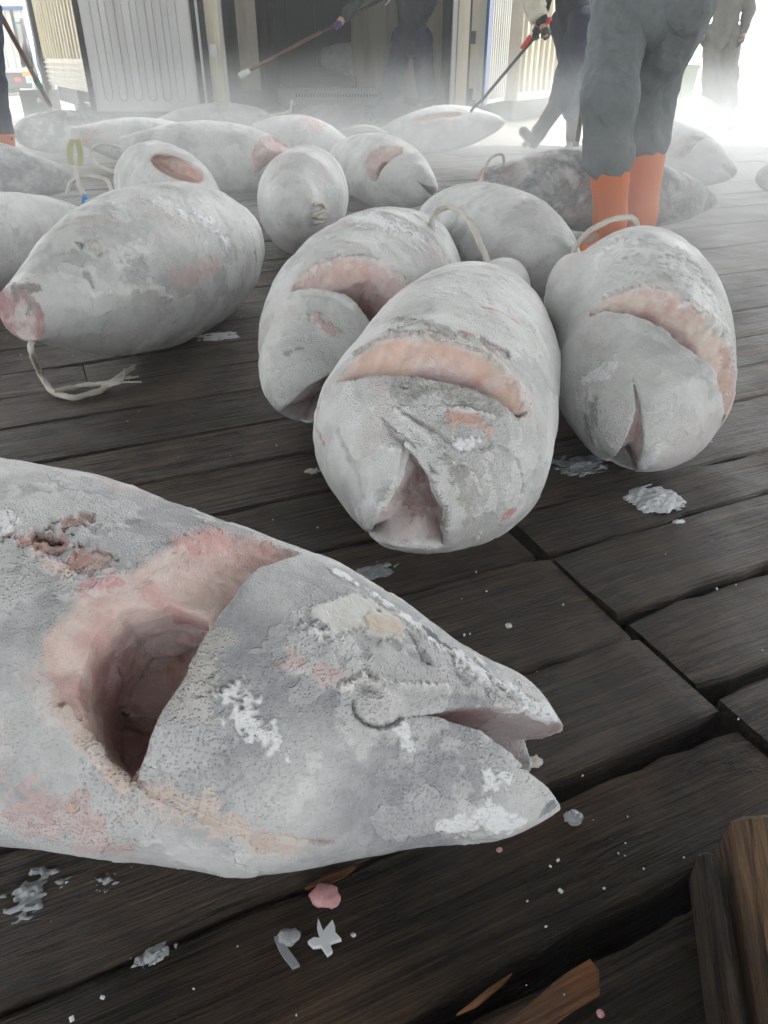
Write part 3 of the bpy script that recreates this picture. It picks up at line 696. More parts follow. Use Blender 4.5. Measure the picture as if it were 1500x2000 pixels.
C_.build('tuna', 'central frozen tuna facing us with gaping mouth and salmon-coloured slit behind its head', h=.0042, seed=2, frost=.5, marks=[
    dict(p=[(1030, 795), (1012, 752), (960, 700), (880, 668), (800, 653), (740, 664), (690, 696)], r=.007, c=(.74, .66, .62), h=.006, j=1.3, rag=1),
    dict(p=[(650, 752), (690, 742), (760, 738), (830, 742), (900, 759), (965, 785)], r=.012, h=.002, j=.3, soft=.1),
    dict(p=[(770, 800), (830, 850), (880, 905), (915, 930)], r=.006, c=(.7, .7, .7), h=.006, j=.7),
    dict(p=[(790, 805), (850, 840), (900, 880), (960, 870)], r=.004, c=(.4, .4, .39), h=-.005, j=.7),
    dict(p=[(660, 840), (700, 930), (715, 1000)], r=.005, h=-.003, j=.5, c=(.5, .5, .5)),
    dict(p=[(900, 900), (935, 960), (930, 1050)], r=.005, h=.005, j=.9, c=(.74, .72, .68)),
    dict(p=[(960, 860), (1010, 900), (1020, 960)], r=.004, h=-.004, j=.9, c=(.45, .45, .44)),
    dict(p=[(905, 870), (930, 860)], r=.014, c=WH, h=.003, j=.8),
    dict(p=[(880, 810), (930, 815), (940, 830)], r=.016, c=(.62, .38, .32), h=.003, j=1),
    dict(p=[(798, 875), (778, 930), (748, 985), (732, 1030)], r=.006, c=(.74, .75, .75), h=.006, j=.4),
    dict(p=[(795, 868), (845, 935), (872, 1000), (868, 1060)], r=.006, c=(.7, .71, .71), h=.004, j=.4),
    dict(p=[(750, 875), (770, 880)], r=.011, c=WH, h=.002, j=.9),
    dict(p=[(780, 770), (850, 765), (900, 775), (960, 800)], r=.022, c=(.40, .40, .38), h=.003, j=.8, g=1.0, rag=1.5),
    dict(p=[(770, 800), (870, 795), (960, 815)], r=.006, c=(.7, .7, .7), h=.005, j=.6),
    dict(p=[(745, 815), (775, 845), (800, 860), (850, 925)], r=.003, c=(.25, .25, .24), h=-.004, j=.4),
    dict(p=[(870, 900), (905, 960), (910, 1020)], r=.014, c=(.42, .42, .4), g=1, j=.9, rag=1),
    dict(p=[(930, 1000), (960, 980), (945, 900)], r=.016, c=(.66, .66, .66), h=.003, j=1),
    dict(p=[(985, 1012), (1000, 995)], r=.011, c=(.52, .11, .1), j=.9, g=0),
    dict(p=[(900, 650), (960, 680)], r=.012, c=(.6, .38, .35), h=.003, j=1),
    dict(p=[(940, 665), (985, 690)], r=.012, c=(.42, .36, .34), h=-.004, j=1),
    dict(p=[(940, 600), (985, 615), (1010, 632)], r=.004, c=(.62, .25, .22), j=.8),
    dict(p=[(700, 640), (780, 625), (850, 640), (880, 655)], r=.02, c=(.50, .49, .47), g=1, h=.002, j=.9, rag=1.5),
    dict(p=[(690, 660), (760, 645), (850, 648)], r=.004, c=(.78, .78, .77), h=.004, j=.6),
    dict(p=[(730, 630), (800, 622)], r=.0045, c=(.5, .4, .32), h=.002, j=.6),
    dict(p=[(620, 800), (618, 840), (635, 870)], r=.0055, c=(.5, .22, .18), h=-.004, j=.5),
    dict(p=[(700, 1005), (725, 985)], r=.012, c=WH, h=.002, j=.9),
    dict(p=[(820, 1082), (850, 1075)], r=.008, c=(.1, .1, .1), j=1)])
# --- D: behind the central one on its left
D_f = Tuna((-.231, 1.5757, .1844), (.1636, 2.8363, .3055), .255, (-.8, .25, .45), flat=.92, prof=prof(.335, .542, .775, .956))
D_f.px_gill(op=[(572, 568), (620, 562), (660, 572), (700, 598), (730, 640)],
            outer=[(800, 600), (790, 545), (740, 512), (680, 502), (620, 515), (580, 548)],
            hole=[(645, 570), (670, 530), (735, 524), (790, 575), (765, 650), (700, 600)], d1=.07, d2=.15, dc=.026, slope=1.3)
D_f.front_mouth([(650, 728), (600, 757), (545, 806), (575, 835), (640, 815), (680, 780)], .08)
D_f.build('tuna', 'frozen tuna half hidden behind the gaping central one, dark mouth low at its left tip', h=.0046, seed=3, marks=[
    dict(p=[(785, 545), (740, 510), (680, 500), (620, 513), (582, 545)], r=.009, c=(.74, .66, .63), h=.005, j=1.3),
    dict(p=[(585, 575), (640, 572), (690, 598)], r=.014, h=.008, j=.3, soft=.1),
    dict(p=[(615, 620), (630, 640), (650, 650)], r=.017, c=(.66, .52, .5), h=.005, j=.7),
    dict(p=[(600, 620), (590, 625)], r=.014, c=(.68, .67, .64), h=.004, j=.5),
    dict(p=[(640, 440), (720, 430), (800, 450)], r=.05, c=WH, h=.002, j=1.2),
    dict(p=[(560, 690), (590, 680)], r=.006, c=(.35, .35, .34), h=-.002, j=1)])
# --- E: on the right
E_f = Tuna((.5612, 1.3856, .1611), (.8435, 2.6036, .3037), .2355, (-.9, 0, .4), flat=.97, prof=prof(.40, .66, .87, .93))
E_f.adds.append((E_f.toL(aty(1108, 560, 2.06)), (.17, .06, .055)))
E_f.px_gill(op=[(1160, 612), (1200, 610), (1260, 628), (1330, 670), (1380, 710), (1402, 760), (1408, 830)],
            outer=[(1428, 800), (1438, 720), (1395, 640), (1330, 582), (1250, 562), (1190, 580), (1155, 602)],
            hole=[(1172, 612), (1200, 578), (1262, 574), (1335, 604), (1388, 660), (1402, 716), (1330, 672), (1260, 630), (1200, 612)], d1=.075, d2=.15, dc=.010, slope=1.25,
            c0=(.72, .60, .52), c1=(.66, .47, .42))
E_f.front_mouth([(1234, 735), (1250, 785), (1257, 850), (1252, 900), (1238, 938), (1195, 925), (1178, 903), (1225, 855), (1243, 800)], .10)
E_f.build('tuna', 'frozen tuna on the right with nearly closed vertical mouth and cream-lined gill slit', h=.0046, seed=4, marks=[
    dict(p=[(1434, 720), (1395, 636), (1330, 578), (1250, 558), (1190, 576)], r=.009, c=(.76, .72, .68), h=.005, j=1.3),
    dict(p=[(1170, 618), (1260, 640), (1330, 685), (1390, 735)], r=.016, h=.008, j=.3, soft=.1),
    dict(p=[(1340, 750), (1350, 800)], r=.035, h=.008, j=.3, soft=.0, c=(.7, .7, .7), a=.6),
    dict(p=[(1150, 760), (1150, 830), (1165, 870)], r=.006, h=.003, j=.8, c=(.7, .71, .7)),
    dict(p=[(1140, 740), (1180, 725), (1190, 715)], r=.012, c=WH, h=.003, j=1),
    dict(p=[(1250, 910), (1275, 890)], r=.014, c=WH, h=.002, j=.8),
    dict(p=[(1150, 860), (1160, 800)], r=.02, c=(.38, .38, .37), g=.8, j=.8),
    dict(p=[(1200, 480), (1300, 500), (1380, 600)], r=.05, c=(.74, .76, .76), h=.002, j=1.2),
    dict(p=[(1412, 740), (1418, 690)], r=.01, c=(.6, .42, .36), j=1)])
# --- F: left, tail end towards us
F_f = Tuna((-.5952, 3.2137, .228), (-.9577, 1.9252, .2917), .2606, (-.25, .45, .85), flat=.95, prof=prof(.546, .687, .879, .971))
F_f.build('tuna', 'plump frozen tuna at the left whose sawn tail stump points at us', h=.0055, seed=5, pink=.6, marks=[
    dict(p=[(150, 472), (180, 485), (190, 492)], r=.009, c=(.12, .09, .07), h=-.012, j=1),
    dict(p=[(195, 488), (175, 480)], r=.02, c=(.62, .6, .56), h=.006, j=.8),
    dict(p=[(150, 500)], r=.035, c=(.42, .43, .43), h=-.003, j=.4, g=.1),
    dict(p=[(172, 536), (182, 560)], r=.008, c=(.3, .26, .23), h=-.008, j=.9),
    dict(p=[(270, 530)], r=.04, c=(.36, .37, .37), h=-.002, j=.7, g=1),
    dict(p=[(180, 578), (240, 570), (300, 560), (330, 580)], r=.010, c=(.78, .78, .75), h=.004, j=1.1),
    dict(p=[(350, 545), (400, 530), (415, 520)], r=.03, c=(.62, .50, .48), j=1),
    dict(p=[(360, 420), (420, 440), (440, 470)], r=.022, c=WH, h=.003, j=1.3),
    dict(p=[(498, 495), (500, 505)], r=.01, c=(.1, .07, .05), h=-.004, j=1),
    dict(p=[(30, 570), (60, 560), (60, 600)], r=.02, c=(.3, .27, .26), j=.8)])

UPD = (0, .4, .9)
# --- the others, behind
def gut(T_, u, v, r, rot=0.0, up=0.0):
    """a slit cut into the flank, its long axis along the body"""
    h_ = T_.hit(u, v); T_.cuts.append((h_ * np.array([1, 1 + up, 1 + up]), r, None))
G_f = Tuna((-1.9193, 2.6302, .2075), (-1.4715, 3.9051, .1723), .2042, UPD, prof=prof(.301, .52, .764, .939))
G_f.build('tuna', 'frozen tuna at the left edge behind the plump one, tail under a roped blue tag', h=.008, seed=6, frost=.6)
H_f = Tuna((-1.5453, 4.8668, .2646), (-.8331, 3.9083, .2026), .2378, UPD, prof=prof(.501, .673, .876, .986))
gut(H_f, 350, 330, (.30, .085, .05))
H_f.build('tuna', 'round grey frozen tuna with a ribbed salmon gash, behind the plump left one', h=.008, seed=7, frost=.5)
I_f = Tuna((-.50, 5.99, .177), (-1.93, 5.9991, .3089), .2578, (0, .8, .5), prof=prof(.277, .465, .723, .934))
I_f.px_gill(op=[(590, 283), (565, 290), (540, 306), (510, 330)], outer=[(495, 332), (490, 300), (502, 275), (530, 262), (575, 272)],
            hole=[(500, 325), (502, 300), (515, 285), (560, 290), (535, 308)], d1=.04, d2=.12, slope=1.5, c0=(.6, .4, .38), c1=(.5, .27, .26))
I_f.build('tuna', 'long broad frozen tuna behind, lying crosswise with a dusky pink gill hole', h=.009, seed=8, frost=.6)
J_f = Tuna((-.4216, 3.5191, .2771), (-.3756, 4.8529, .2054), .2445, UPD, prof=prof(.496, .677, .967, .981))
J_f.build('tuna', 'smooth round-ended frozen tuna with a frosted rope knot, between the plump one and the mist', h=.008, seed=9, frost=.6,
          marks=[dict(p=[(500, 430), (530, 440)], r=.01, c=(.5, .4, .38), h=-.01)])
K_f = Tuna((.3024, 4.7541, .1773), (-.36, 6.12, .2588), .2277, (0, .8, .5), prof=prof(.301, .509, .752, .927))
K_f.px_gill(op=[(785, 300), (765, 312), (745, 330), (735, 352)], outer=[(722, 350), (712, 322), (722, 298), (745, 285), (785, 288)],
            hole=[(728, 345), (726, 325), (738, 308), (765, 310), (745, 330)], d1=.035, d2=.12, slope=1.3, c0=(.62, .5, .46), c1=(.58, .42, .4))
K_f.mouths.append((K_f.xz([(812, 352), (828, 368), (870, 420), (880, 375), (835, 362)]), -.03))
K_f.build('tuna', 'frozen tuna in mid distance, head to the right with small grey gill hole', h=.009, seed=10, frost=.6)
L_f = Tuna((1.2678, 8.6753, .2886), (-.0766, 8.7323, .1574), .2264, UPD, flat=.85, prof=prof(.30, .485, .722, .887))
gut(L_f, 850, 228, (.30, .06, .03))
L_f.build('tuna', 'frozen tuna hooked by a gaff, sharp snout right, long red slit on its flank', h=.012, seed=11, frost=.5, dark=.25)
M_f = Tuna((-3.503, 5.2568, .304), (-2.1548, 5.6195, .1314), .2171, UPD, prof=prof(.298, .519, .761, .937))
M_f.build('tuna', 'dark-sided frozen tuna at the far left, tapering tail stump pointing right', h=.009, seed=12, frost=.45, dark=.6)
N_f = Tuna((-3.6278, 8.0835, .2217), (-2.9983, 9.2089, .1814), .2071, UPD, prof=prof(.446, .667, .828, .929))
N_f.build('tuna', 'dark ice-glazed tuna beside the truck, behind the orange boot at the left', h=.012, seed=13, frost=.38, dark=1.0)
O_f = Tuna((-1.3309, 7.358, .1246), (-2.6853, 7.1056, .3017), .2067, UPD, prof=prof(.30, .522, .76, .923))
O_f.build('tuna', 'pinkish frozen tuna in front of the steel door, red sawn tail end at left', h=.010, seed=14, frost=.5, marks=[
    dict(p=[(135, 255), (170, 270), (180, 262)], r=.05, c=(.58, .33, .32), j=1.2)])
P_f = Tuna((-1.08, 9.17, .2275), (-2.4905, 8.91, .2288), .2328, UPD, prof=prof(.30, .52, .757, .92))
P_f.build('tuna', 'mist-veiled frozen tuna right under the steel door', h=.012, seed=15, frost=.6, marks=[
    dict(p=[(535, 222), (545, 212)], r=.06, c=(.58, .4, .38), j=1)])
Q_f = Tuna((-.32, 8.0, .13), (-1.35, 8.62, .24), .195, UPD, prof=prof(.292, .495, .752, .929))
Q_f.build('tuna', 'mist-veiled frozen tuna with reddish back at the container mouth', h=.012, seed=16, frost=.6, marks=[
    dict(p=[(595, 235), (620, 245)], r=.07, c=(.6, .38, .34), j=1)])
R_f = Tuna((1.9461, 4.6199, .1482), (.5251, 4.3404, .3008), .2269, UPD, prof=prof(.274, .488, .673, .861))
R_f.build('tuna', 'dark mottled tuna lying crosswise behind the orange boots', h=.009, seed=17, frost=.42, dark=.85)
S_f = Tuna((2.5092, 5.7313, .158), (1.867, 7.0811, .3015), .2347, (0, .8, .5), prof=prof(.315, .501, .735, .923))
S_f.px_gill(op=[(1375, 272), (1355, 285), (1345, 300), (1335, 312)], outer=[(1318, 308), (1312, 290), (1325, 275), (1350, 265)],
            hole=[(1322, 303), (1318, 290), (1330, 280), (1365, 275), (1345, 300)], d1=.03, d2=.1, slope=1.5, c0=(.5, .42, .4), c1=(.45, .36, .35))
S_f.mouths.append((S_f.xz([(1405, 322), (1425, 340), (1460, 360), (1460, 335), (1430, 328)]), -.03))
S_f.build('tuna', 'frozen tuna right of the orange boots with a hollow gill and snout at right', h=.009, seed=18, frost=.5, dark=.15)
T_f = Tuna((4.8523, 11.7681, .1958), (3.6316, 11.1951, .2093), .2079, UPD, prof=prof(.47, .667, .838, .973))
T_f.build('tuna', 'farthest tuna, a faint grey shape in the bright mist at the right', h=.014, seed=19, frost=.6)
U_f = Tuna((.5793, 2.3414, .246), (.1995, 3.6103, .2203), .2355, UPD, flat=.95, prof=prof(.481, .642, .858, .997))
U_f.build('tuna', 'smooth unmarked frozen tuna behind the central one, in front of the orange boots', h=.0065, seed=20, frost=.5, lumps=.7, pink=.3, base_=(.42, .43, .43))
V_f = Tuna((2.4235, 5.2309, .1952), (3.6583, 5.7635, .1941), .1995, UPD, prof=prof(.335, .524, .704, .862))
V_f.build('tuna', 'frozen tuna cut off by the right edge of the view', h=.010, seed=21, frost=.5, dark=.3)
# ------------------------------------------------------------ ropes
def rope(name, pts, r, label, cat='rope', mt='rope', lobes=3, parent=None, n=9, sub=10, frag=None):
    b = MB(); b.tube(spline(pts, sub), r, n, True, lobes, 2 * math.pi / (r * 9) / 3 if lobes else 0)
    o = b.build(name, M[mt], parent, True)
    if parent is None: tag(o, label, cat)
    return o
# rope under the sawn tail of the plump one, with a frayed end on the planks
e_ = empty('tail_rope', at(200, 770, 0), 'frayed white rope trailing on the planks below the sawn tail stump', 'rope')
pr = [aty(62, 668, 1.93), aty(62, 690, 1.90), at(78, 728, .06), at(100, 762, .015), at(140, 776, .012), at(190, 765, .012), at(215, 752, .012)]
rope('twisted_cord', pr, .0085, None, parent=e_)
rope('second_cord', [at(105, 765, .02), at(135, 758, .014), at(170, 752, .014), at(215, 748, .02)], .007, None, parent=e_)
rf = random.Random(4)
for i in range(11):
    a = at(205 + rf.uniform(-8, 8), 753 + rf.uniform(-5, 5), .014); u2, v2 = 262 + rf.uniform(-20, 16), (716 if i % 2 else 740) + rf.uniform(-8, 10)
    b = MB(); b.tube(spline([a, at(232 + rf.uniform(-6, 6), 742 + rf.uniform(-9, 6), .022 + rf.uniform(0, .01)), at(u2, v2, .008 + rf.uniform(0, .02))], 5), .0028, 5); b.build('frayed_strand', M['rope'], e_, True)
# the loop on the central tuna
rope('rope_loop', [at(915, 545, .30), at(872, 520, .34), at(848, 470, .40), at(846, 425, .455), at(872, 404, .475), at(905, 418, .47), at(932, 462, .43), at(952, 512, .37), at(958, 530, .33)], .0085, 'cream rope loop standing up over the central gaping tuna')
rope('rope_loop', [aty(1118, 500, 2.3), aty(1132, 470, 2.32), aty(1165, 443, 2.35), aty(1200, 428, 2.38), aty(1232, 425, 2.38), aty(1245, 438, 2.36), aty(1248, 455, 2.3)], .008, 'pale rope loop lying over the shoulder of the right-hand tuna')
tg = empty('roped_tag', aty(165, 395, 3.5), 'white rope loops tied with a blue tape tag, behind the plump left tuna', 'rope')
rope('cord', [aty(130, 385, 3.6), aty(140, 355, 3.62), aty(170, 344, 3.62), aty(205, 350, 3.6), aty(219, 375, 3.58), aty(216, 395, 3.5)], .0085, None, parent=tg)
rope('cord', [aty(145, 325, 3.62), aty(152, 350, 3.6), aty(163, 382, 3.55), aty(168, 400, 3.5)], .009, None, parent=tg)
rope('cord', [aty(168, 398, 3.5), aty(180, 392, 3.5), aty(190, 402, 3.48), aty(175, 410, 3.48)], .011, None, parent=tg)
b = MB(); q0 = [aty(*p) for p in [(160, 382, 3.50), (170, 384, 3.50), (176, 398, 3.49), (166, 412, 3.48), (155, 416, 3.48), (160, 398, 3.49)]]
nn = len(q0); b.add(q0 + [p + np.array([0, .02, .004]) for p in q0], [tuple(range(nn)), tuple(range(2 * nn - 1, nn - 1, -1))] + [(i, (i + 1) % nn, nn + (i + 1) % nn, nn + i) for i in range(nn)])
b.build('blue_tape', M['blue_tag'], tg)
rb = empty('ribbon', aty(148, 322, 5.4), 'yellow-green ribbon hanging from the pinkish tuna tail', 'ribbon')
for (c0) in ([(142, 272), (136, 290), (137, 310), (140, 322)], [(150, 272), (155, 290), (157, 308), (156, 324)]):
    b = MB(); pc = spline([aty(u, v, 5.4) for u, v in c0], 5); V = []; 
    for p in pc: V += [p + np.array([-.018, 0, 0]), p + np.array([.018, .004, 0]), p + np.array([.018, .012, 0]), p + np.array([-.018, .008, 0])]
    n_ = len(pc); Fc = []
    for i in range(n_ - 1):
        for k_ in range(4): Fc.append((4 * i + k_, 4 * i + (k_ + 1) % 4, 4 * i + 4 + (k_ + 1) % 4, 4 * i + 4 + k_))
    b.add(V, Fc + [(0, 1, 2, 3), (4 * n_ - 1, 4 * n_ - 2, 4 * n_ - 3, 4 * n_ - 4)]); b.build('ribbon_tail', M['ribbon'], rb)
rope('rope_loop', [aty(236, 288, 5.2), aty(205, 281, 5.2), aty(182, 288, 5.2), aty(178, 303, 5.2), aty(190, 322, 5.15), aty(212, 332, 5.1), aty(228, 334, 5.1)], .010, 'white rope loop beside the pinkish tuna, left of the gashed one')
rope('rope_loop', [aty(952, 336, 4.3), aty(950, 322, 4.3), aty(962, 306, 4.3), aty(978, 301, 4.3), aty(984, 312, 4.3), aty(982, 326, 4.32)], .007, 'thin rope loop over the tail of the dark tuna behind the boots')
kn = [J_f.toW(J_f.hit(625 + a, 415 + c_)) for a, c_ in [(-10, -12), (4, -14), (10, -2), (-2, 4), (-12, 10), (6, 14), (16, 8), (2, 22), (-12, 22)]]
rope('rope_knot', [k_ + np.array([0, -.015, .01]) for k_ in kn], .010, 'frosted rope knot on the end of the smooth round-ended tuna')
rope('rope_end', [aty(505, 135 + 90, 9.0), aty(560, 220, 8.9), aty(568, 208, 8.85), aty(570, 195, 8.85)], .012, 'thin frosted rope end sticking up from the mist-veiled tuna')
rope('rope_end', [aty(690, 252, 8.3), aty(712, 246, 8.3), aty(740, 254, 8.35), aty(756, 262, 8.4)], .016, 'frosted rope lying at the tail of the hooked tuna')

# ------------------------------------------------------------ crumbs on the planks
def chunk(name, c, r, label, cat, mt, seed, flat=.5, k=3.0, h=None, group=None, amp=.6):
    c = np.array(c, float); r = np.array(r, float) if hasattr(r, '__len__') else np.array([r, r, r * flat]); mx = r.max(); h = h or mx / 8
    def fn(X): return ell_d(X, (0, 0, 0), r) + (fbm(X, k / mx, 3, seed * 3.3) - .5) * mx * amp
    co, Q = nets(fn, -r * 1.4, r * 1.4, h, name); me = mesh_np(name, co + c, Q); o = put(name, me, M[mt]); o.location.z = max(.002, o.location.z) if c[2] < .1 else o.location.z
    return tag(o, label, cat, group)
chunk('meat_scrap', at(635, 1750, .012), (.019, .014, .010), 'small pink frozen meat scrap on the planks below the nearest tuna', 'meat', 'meat', 2, k=1.6)
# star-shaped white shard
b = MB(); sp = [(622, 1802), (632, 1828), (650, 1806), (655, 1820), (655, 1830), (667, 1843), (650, 1848), (644, 1852), (650, 1866), (640, 1874), (628, 1856), (612, 1858), (602, 1848), (614, 1840), (626, 1842), (620, 1822)]
o_ = at(635, 1840, 0); P2 = [(at(u, v, 0) - o_)[:2] for u, v in sp]
b.prism(P2, o_ + [0, 0, .004], (1, 0, 0), (0, 1, 0), (0, 0, 1), .007)
tag(b.build('ice_shard', M['ice']), 'white star-shaped ice shard on the dark plank at the bottom', 'ice')
chunk('ice_lump', at(565, 1830, .008), (.013, .010, .007), 'small grey ice lump left of the star-shaped shard', 'ice', 'ice_grey', 5)
b = MB(); sp = [(536, 1838), (548, 1834), (556, 1850), (566, 1864), (578, 1880), (586, 1892), (572, 1898), (566, 1890), (556, 1878), (546, 1862)]
o_ = at(558, 1865, 0); b.prism([(at(u, v, 0) - o_)[:2] for u, v in sp], o_ + [0, 0, .004], (1, 0, 0), (0, 1, 0), (0, 0, 1), .005)
tag(b.build('ice_sliver', M['ice_grey']), 'grey melting ice sliver lying left of the star-shaped shard', 'ice')
def film(u0, v0, ru, rv, seed, label, th=.003, n=30, mt='ice_grey', frag=1.0):
    """thin crumbly slush patch on the deck with a ragged rim and islands"""
    c = at(u0, v0); ex_ = at(u0 + ru, v0) - c; ey_ = at(u0, v0 - rv) - c; rx, ry = np.linalg.norm(ex_), np.linalg.norm(ey_)
    th = max(th, .0035) + .002; h = max(.0016, rx / 34)
    def fn(X):
        e = np.sqrt((X[:, 0] / rx) ** 2 + (X[:, 1] / ry) ** 2); nz = fbm(X * np.array([1, 1.6, 1], np.float32), 2.4 / rx, 5, seed * 7.7)
        top = th * (1.25 - e * 1.0 + (nz - .5) * 3.6 * frag); return np.maximum(X[:, 2] - top, -X[:, 2] - .002) * .6
    co, Q = nets(fn, (-rx * 1.5, -ry * 1.5, -.003), (rx * 1.5, ry * 1.5, th * 2.2), h, 'slush_patch', slack=2.5)
    m_ = np.array([Pd, Qd, Zd]); W_ = co @ m_ + c + [0, 0, .003]
    return tag(put('slush_patch', mesh_np('slush_patch', W_, Q), M[mt]), label, 'slush')
film(1278, 976, 36, 16, 1, 'white slush patch on the planks under the right-hand tuna', .0005, mt='ice', frag=.5)
film(60, 1755, 50, 42, 2, 'torn grey slush patch at the left edge below the nearest tuna', .004, 40)
film(210, 1728, 22, 16, 3, 'pale slush splash under the belly of the nearest tuna', .005, 36)
film(300, 1868, 26, 12, 4, 'dull grey slush smear on the plank at the lower left', .002, 30)
film(1130, 1600 - 690, 34, 12, 5, 'faint slush patch left of the right-hand tuna', .002)
film(425, 658, 26, 5, 6, 'thin frost streak on the planks right of the plump left tuna', .003, mt='ice')
film(730, 1120, 34, 8, 8, 'dim frost smear on the planks below the snout of the central tuna', .001)
chunk('ice_lump', at(1120, 1598, .010), (.012, .010, .009), 'clear ice lump touching the lower jaw tip of the nearest tuna', 'ice', 'ice_grey', 7)
chunk('bone_chip', at(1045, 1488, .012), (.012, .008, .008), 'small tan chip between the open jaws of the nearest tuna', 'chip', 'rope', 8)
chunk('ice_lump', at(1325, 1020, .005), (.013, .006, .004), 'oval white ice lump below the slush patch at the right', 'ice', 'ice', 9)
chunk('ice_lump', at(993, 1224, .004), (.006, .005, .004), 'pea-sized white ice lump above the snout of the nearest tuna', 'ice', 'ice', 10)
chunk('ice_lump', at(610, 922, .006), (.018, .010, .005), 'tan frosted crumb on the planks left of the central tuna', 'ice', 'rope', 11)
chunk('meat_speck', at(975, 1662, .003), (.004, .003, .003), 'tiny red meat speck under the lower jaw of the nearest tuna', 'meat', 'meat', 12)
chunk('meat_speck', at(1172, 1982, .003), (.004, .004, .003), 'tiny dark red speck on the plank at the bottom edge', 'meat', 'meat', 13)
rc = random.Random(21)
crumb = MB()
zone = [(930, 1117, 1), (1100, 1181, 1), (950, 1155, 1), (907, 1240, 1), (918, 1238, .7), (1160, 1305, .6), (1400, 1150, 1), (1300, 1083, .6), (1180, 1735, .7), (1090, 1680, .9), (1075, 1692, .8), (1095, 1740, 1.2), (1030, 1760, .6), (130, 1725, 1.4), (255, 1697, 1.6), (280, 1770, 1.2), (690, 1826, 1.2), (200, 1948, 1), (140, 1990, 1.2), (8, 1844, 1), (1390, 863, 1), (540, 870, 1), (620, 1030, .8), (450, 890, .6)]
for u, v, s_ in zone: zone and crumb.box(at(u, v, .003), (.0045 * s_, .003 * s_, .0026 * s_), np.linalg.qr(np.random.RandomState(int(u)).randn(3, 3))[0])
for _ in range(80):
    u, v = rc.uniform(0, 1500), rc.uniform(560, 1990); s_ = rc.uniform(.25, .7) * (1 if v > 900 else 1.6)
    crumb.box(at(u, v, .003), (.005 * s_, .003 * s_, .003 * s_), np.linalg.qr(np.random.RandomState(_).randn(3, 3))[0])
tag(crumb.build('ice_crumbs', M['ice']), 'tiny white ice crumbs scattered over the dark planks', kind='stuff')
# splinters of raw orange wood
def splinter(pl, z0, th, name, label, cat='splinter', mt='wood_raw', lift=0.0):
    o_ = at(*pl[0], z0); rr_ = [(at(u, v, z0) - o_)[:2] for u, v in pl]; b = MB(); b.prism(rr_, o_, (1, 0, 0), (0, 1, 0), (0, 0, 1), th)
    me = bpy.data.meshes.new(name); c0 = np.mean(np.array(b.v), 0); loc = (np.array(b.v) - c0) @ np.stack([Pd, Qd, Zd]).T
    me.from_pydata(loc.tolist(), [], b.f); me.materials.append(M[mt]); o = bpy.data.objects.new(name, me); COL.objects.link(o)
    o.location = Vector(c0.tolist()); o.rotation_euler = (0, 0, A_); return tag(o, label, cat)
splinter([(596, 1740), (630, 1718), (672, 1702), (694, 1697), (676, 1712), (640, 1730)], .006, .006, 'wood_splinter', 'orange wood splinter beside the pink meat scrap')
splinter([(980, 2010), (1040, 1960), (1105, 1905), (1150, 1878), (1168, 1900), (1170, 1945), (1120, 1975), (1060, 2020)], -.003, .006, 'torn_wood_patch', 'bright orange torn wood on the plank edge at the bottom', 'splinter')
splinter([(892, 1985), (960, 1930), (1000, 1905), (985, 1922), (930, 1968)], .002, .006, 'wood_splinter', 'pale wood splinter along the wide dark gap')

# ------------------------------------------------------------ the weathered block at the lower right
bl = empty('wood_block', at(1470, 1800, 0), 'weathered chamfered timber block with orange and grey faces at the lower right corner', 'block')
c_top = at(1440, 1560, .10); ax = (at(1560, 2150, .10) - c_top); Lb = np.linalg.norm(ax[:2]); ax = np.array([ax[0], ax[1], 0]) / Lb
sd2 = np.array([-ax[1], ax[0], 0]); sd2 = sd2 if sd2[0] > 0 else -sd2
b = MB(); wid = .20
sec = [(-.012, 0.004), (wid, 0.004), (wid, .085), (.17, .10), (.028, .10), (-.006, .082)]
V = []; 
for (s_, kz, ki) in ((0.0, .86, .02), (.02, 1, 0.0), (.12, 1, 0), (Lb * .6, 1.0, 0), (Lb, 1, 0)):
    for (a, z) in sec: V.append(c_top * [1, 1, 0] + ax * (s_ + (.012 if False else 0)) + sd2 * (a + (ki if a < .05 else -ki)) + Zd * z * kz)
nn = 6; Fc = [tuple(range(nn)), tuple(range(5 * nn - 1, 4 * nn - 1, -1))] + [(i * nn + k_, i * nn + (k_ + 1) % nn, (i + 1) * nn + (k_ + 1) % nn, (i + 1) * nn + k_) for i in range(4) for k_ in range(nn)]
def oriented(name, V, Fc, mt, X, parent):
    V = np.array(V); X = np.array(X); Y = np.cross([0, 0, 1.], X); c0 = V.mean(0); c0[2] = V[:, 2].min()
    me = bpy.data.meshes.new(name); me.from_pydata(((V - c0) @ np.stack([X, Y, Zd]).T).tolist(), [], Fc); me.materials.append(M[mt])
    import bmesh
    bm = bmesh.new(); bm.from_mesh(me); bmesh.ops.recalc_face_normals(bm, faces=bm.faces); bm.to_mesh(me); bm.free()
    o = bpy.data.objects.new(name, me); COL.objects.link(o); o.rotation_euler = (0, 0, math.atan2(X[1], X[0])); o.parent = parent; o.location = Vector(c0.tolist()) - parent.location; return o
oriented('timber', V, Fc, 'block', ax, bl)
b = MB(); b.box(c_top * [1, 1, 0] + ax * (Lb / 2 + .03) + sd2 * (-.032) + Zd * .037, (Lb - .05, .026, .066), (ax, sd2, Zd), .008)
o = oriented('side_batten', b.v, b.f, 'wood', ax, bl)

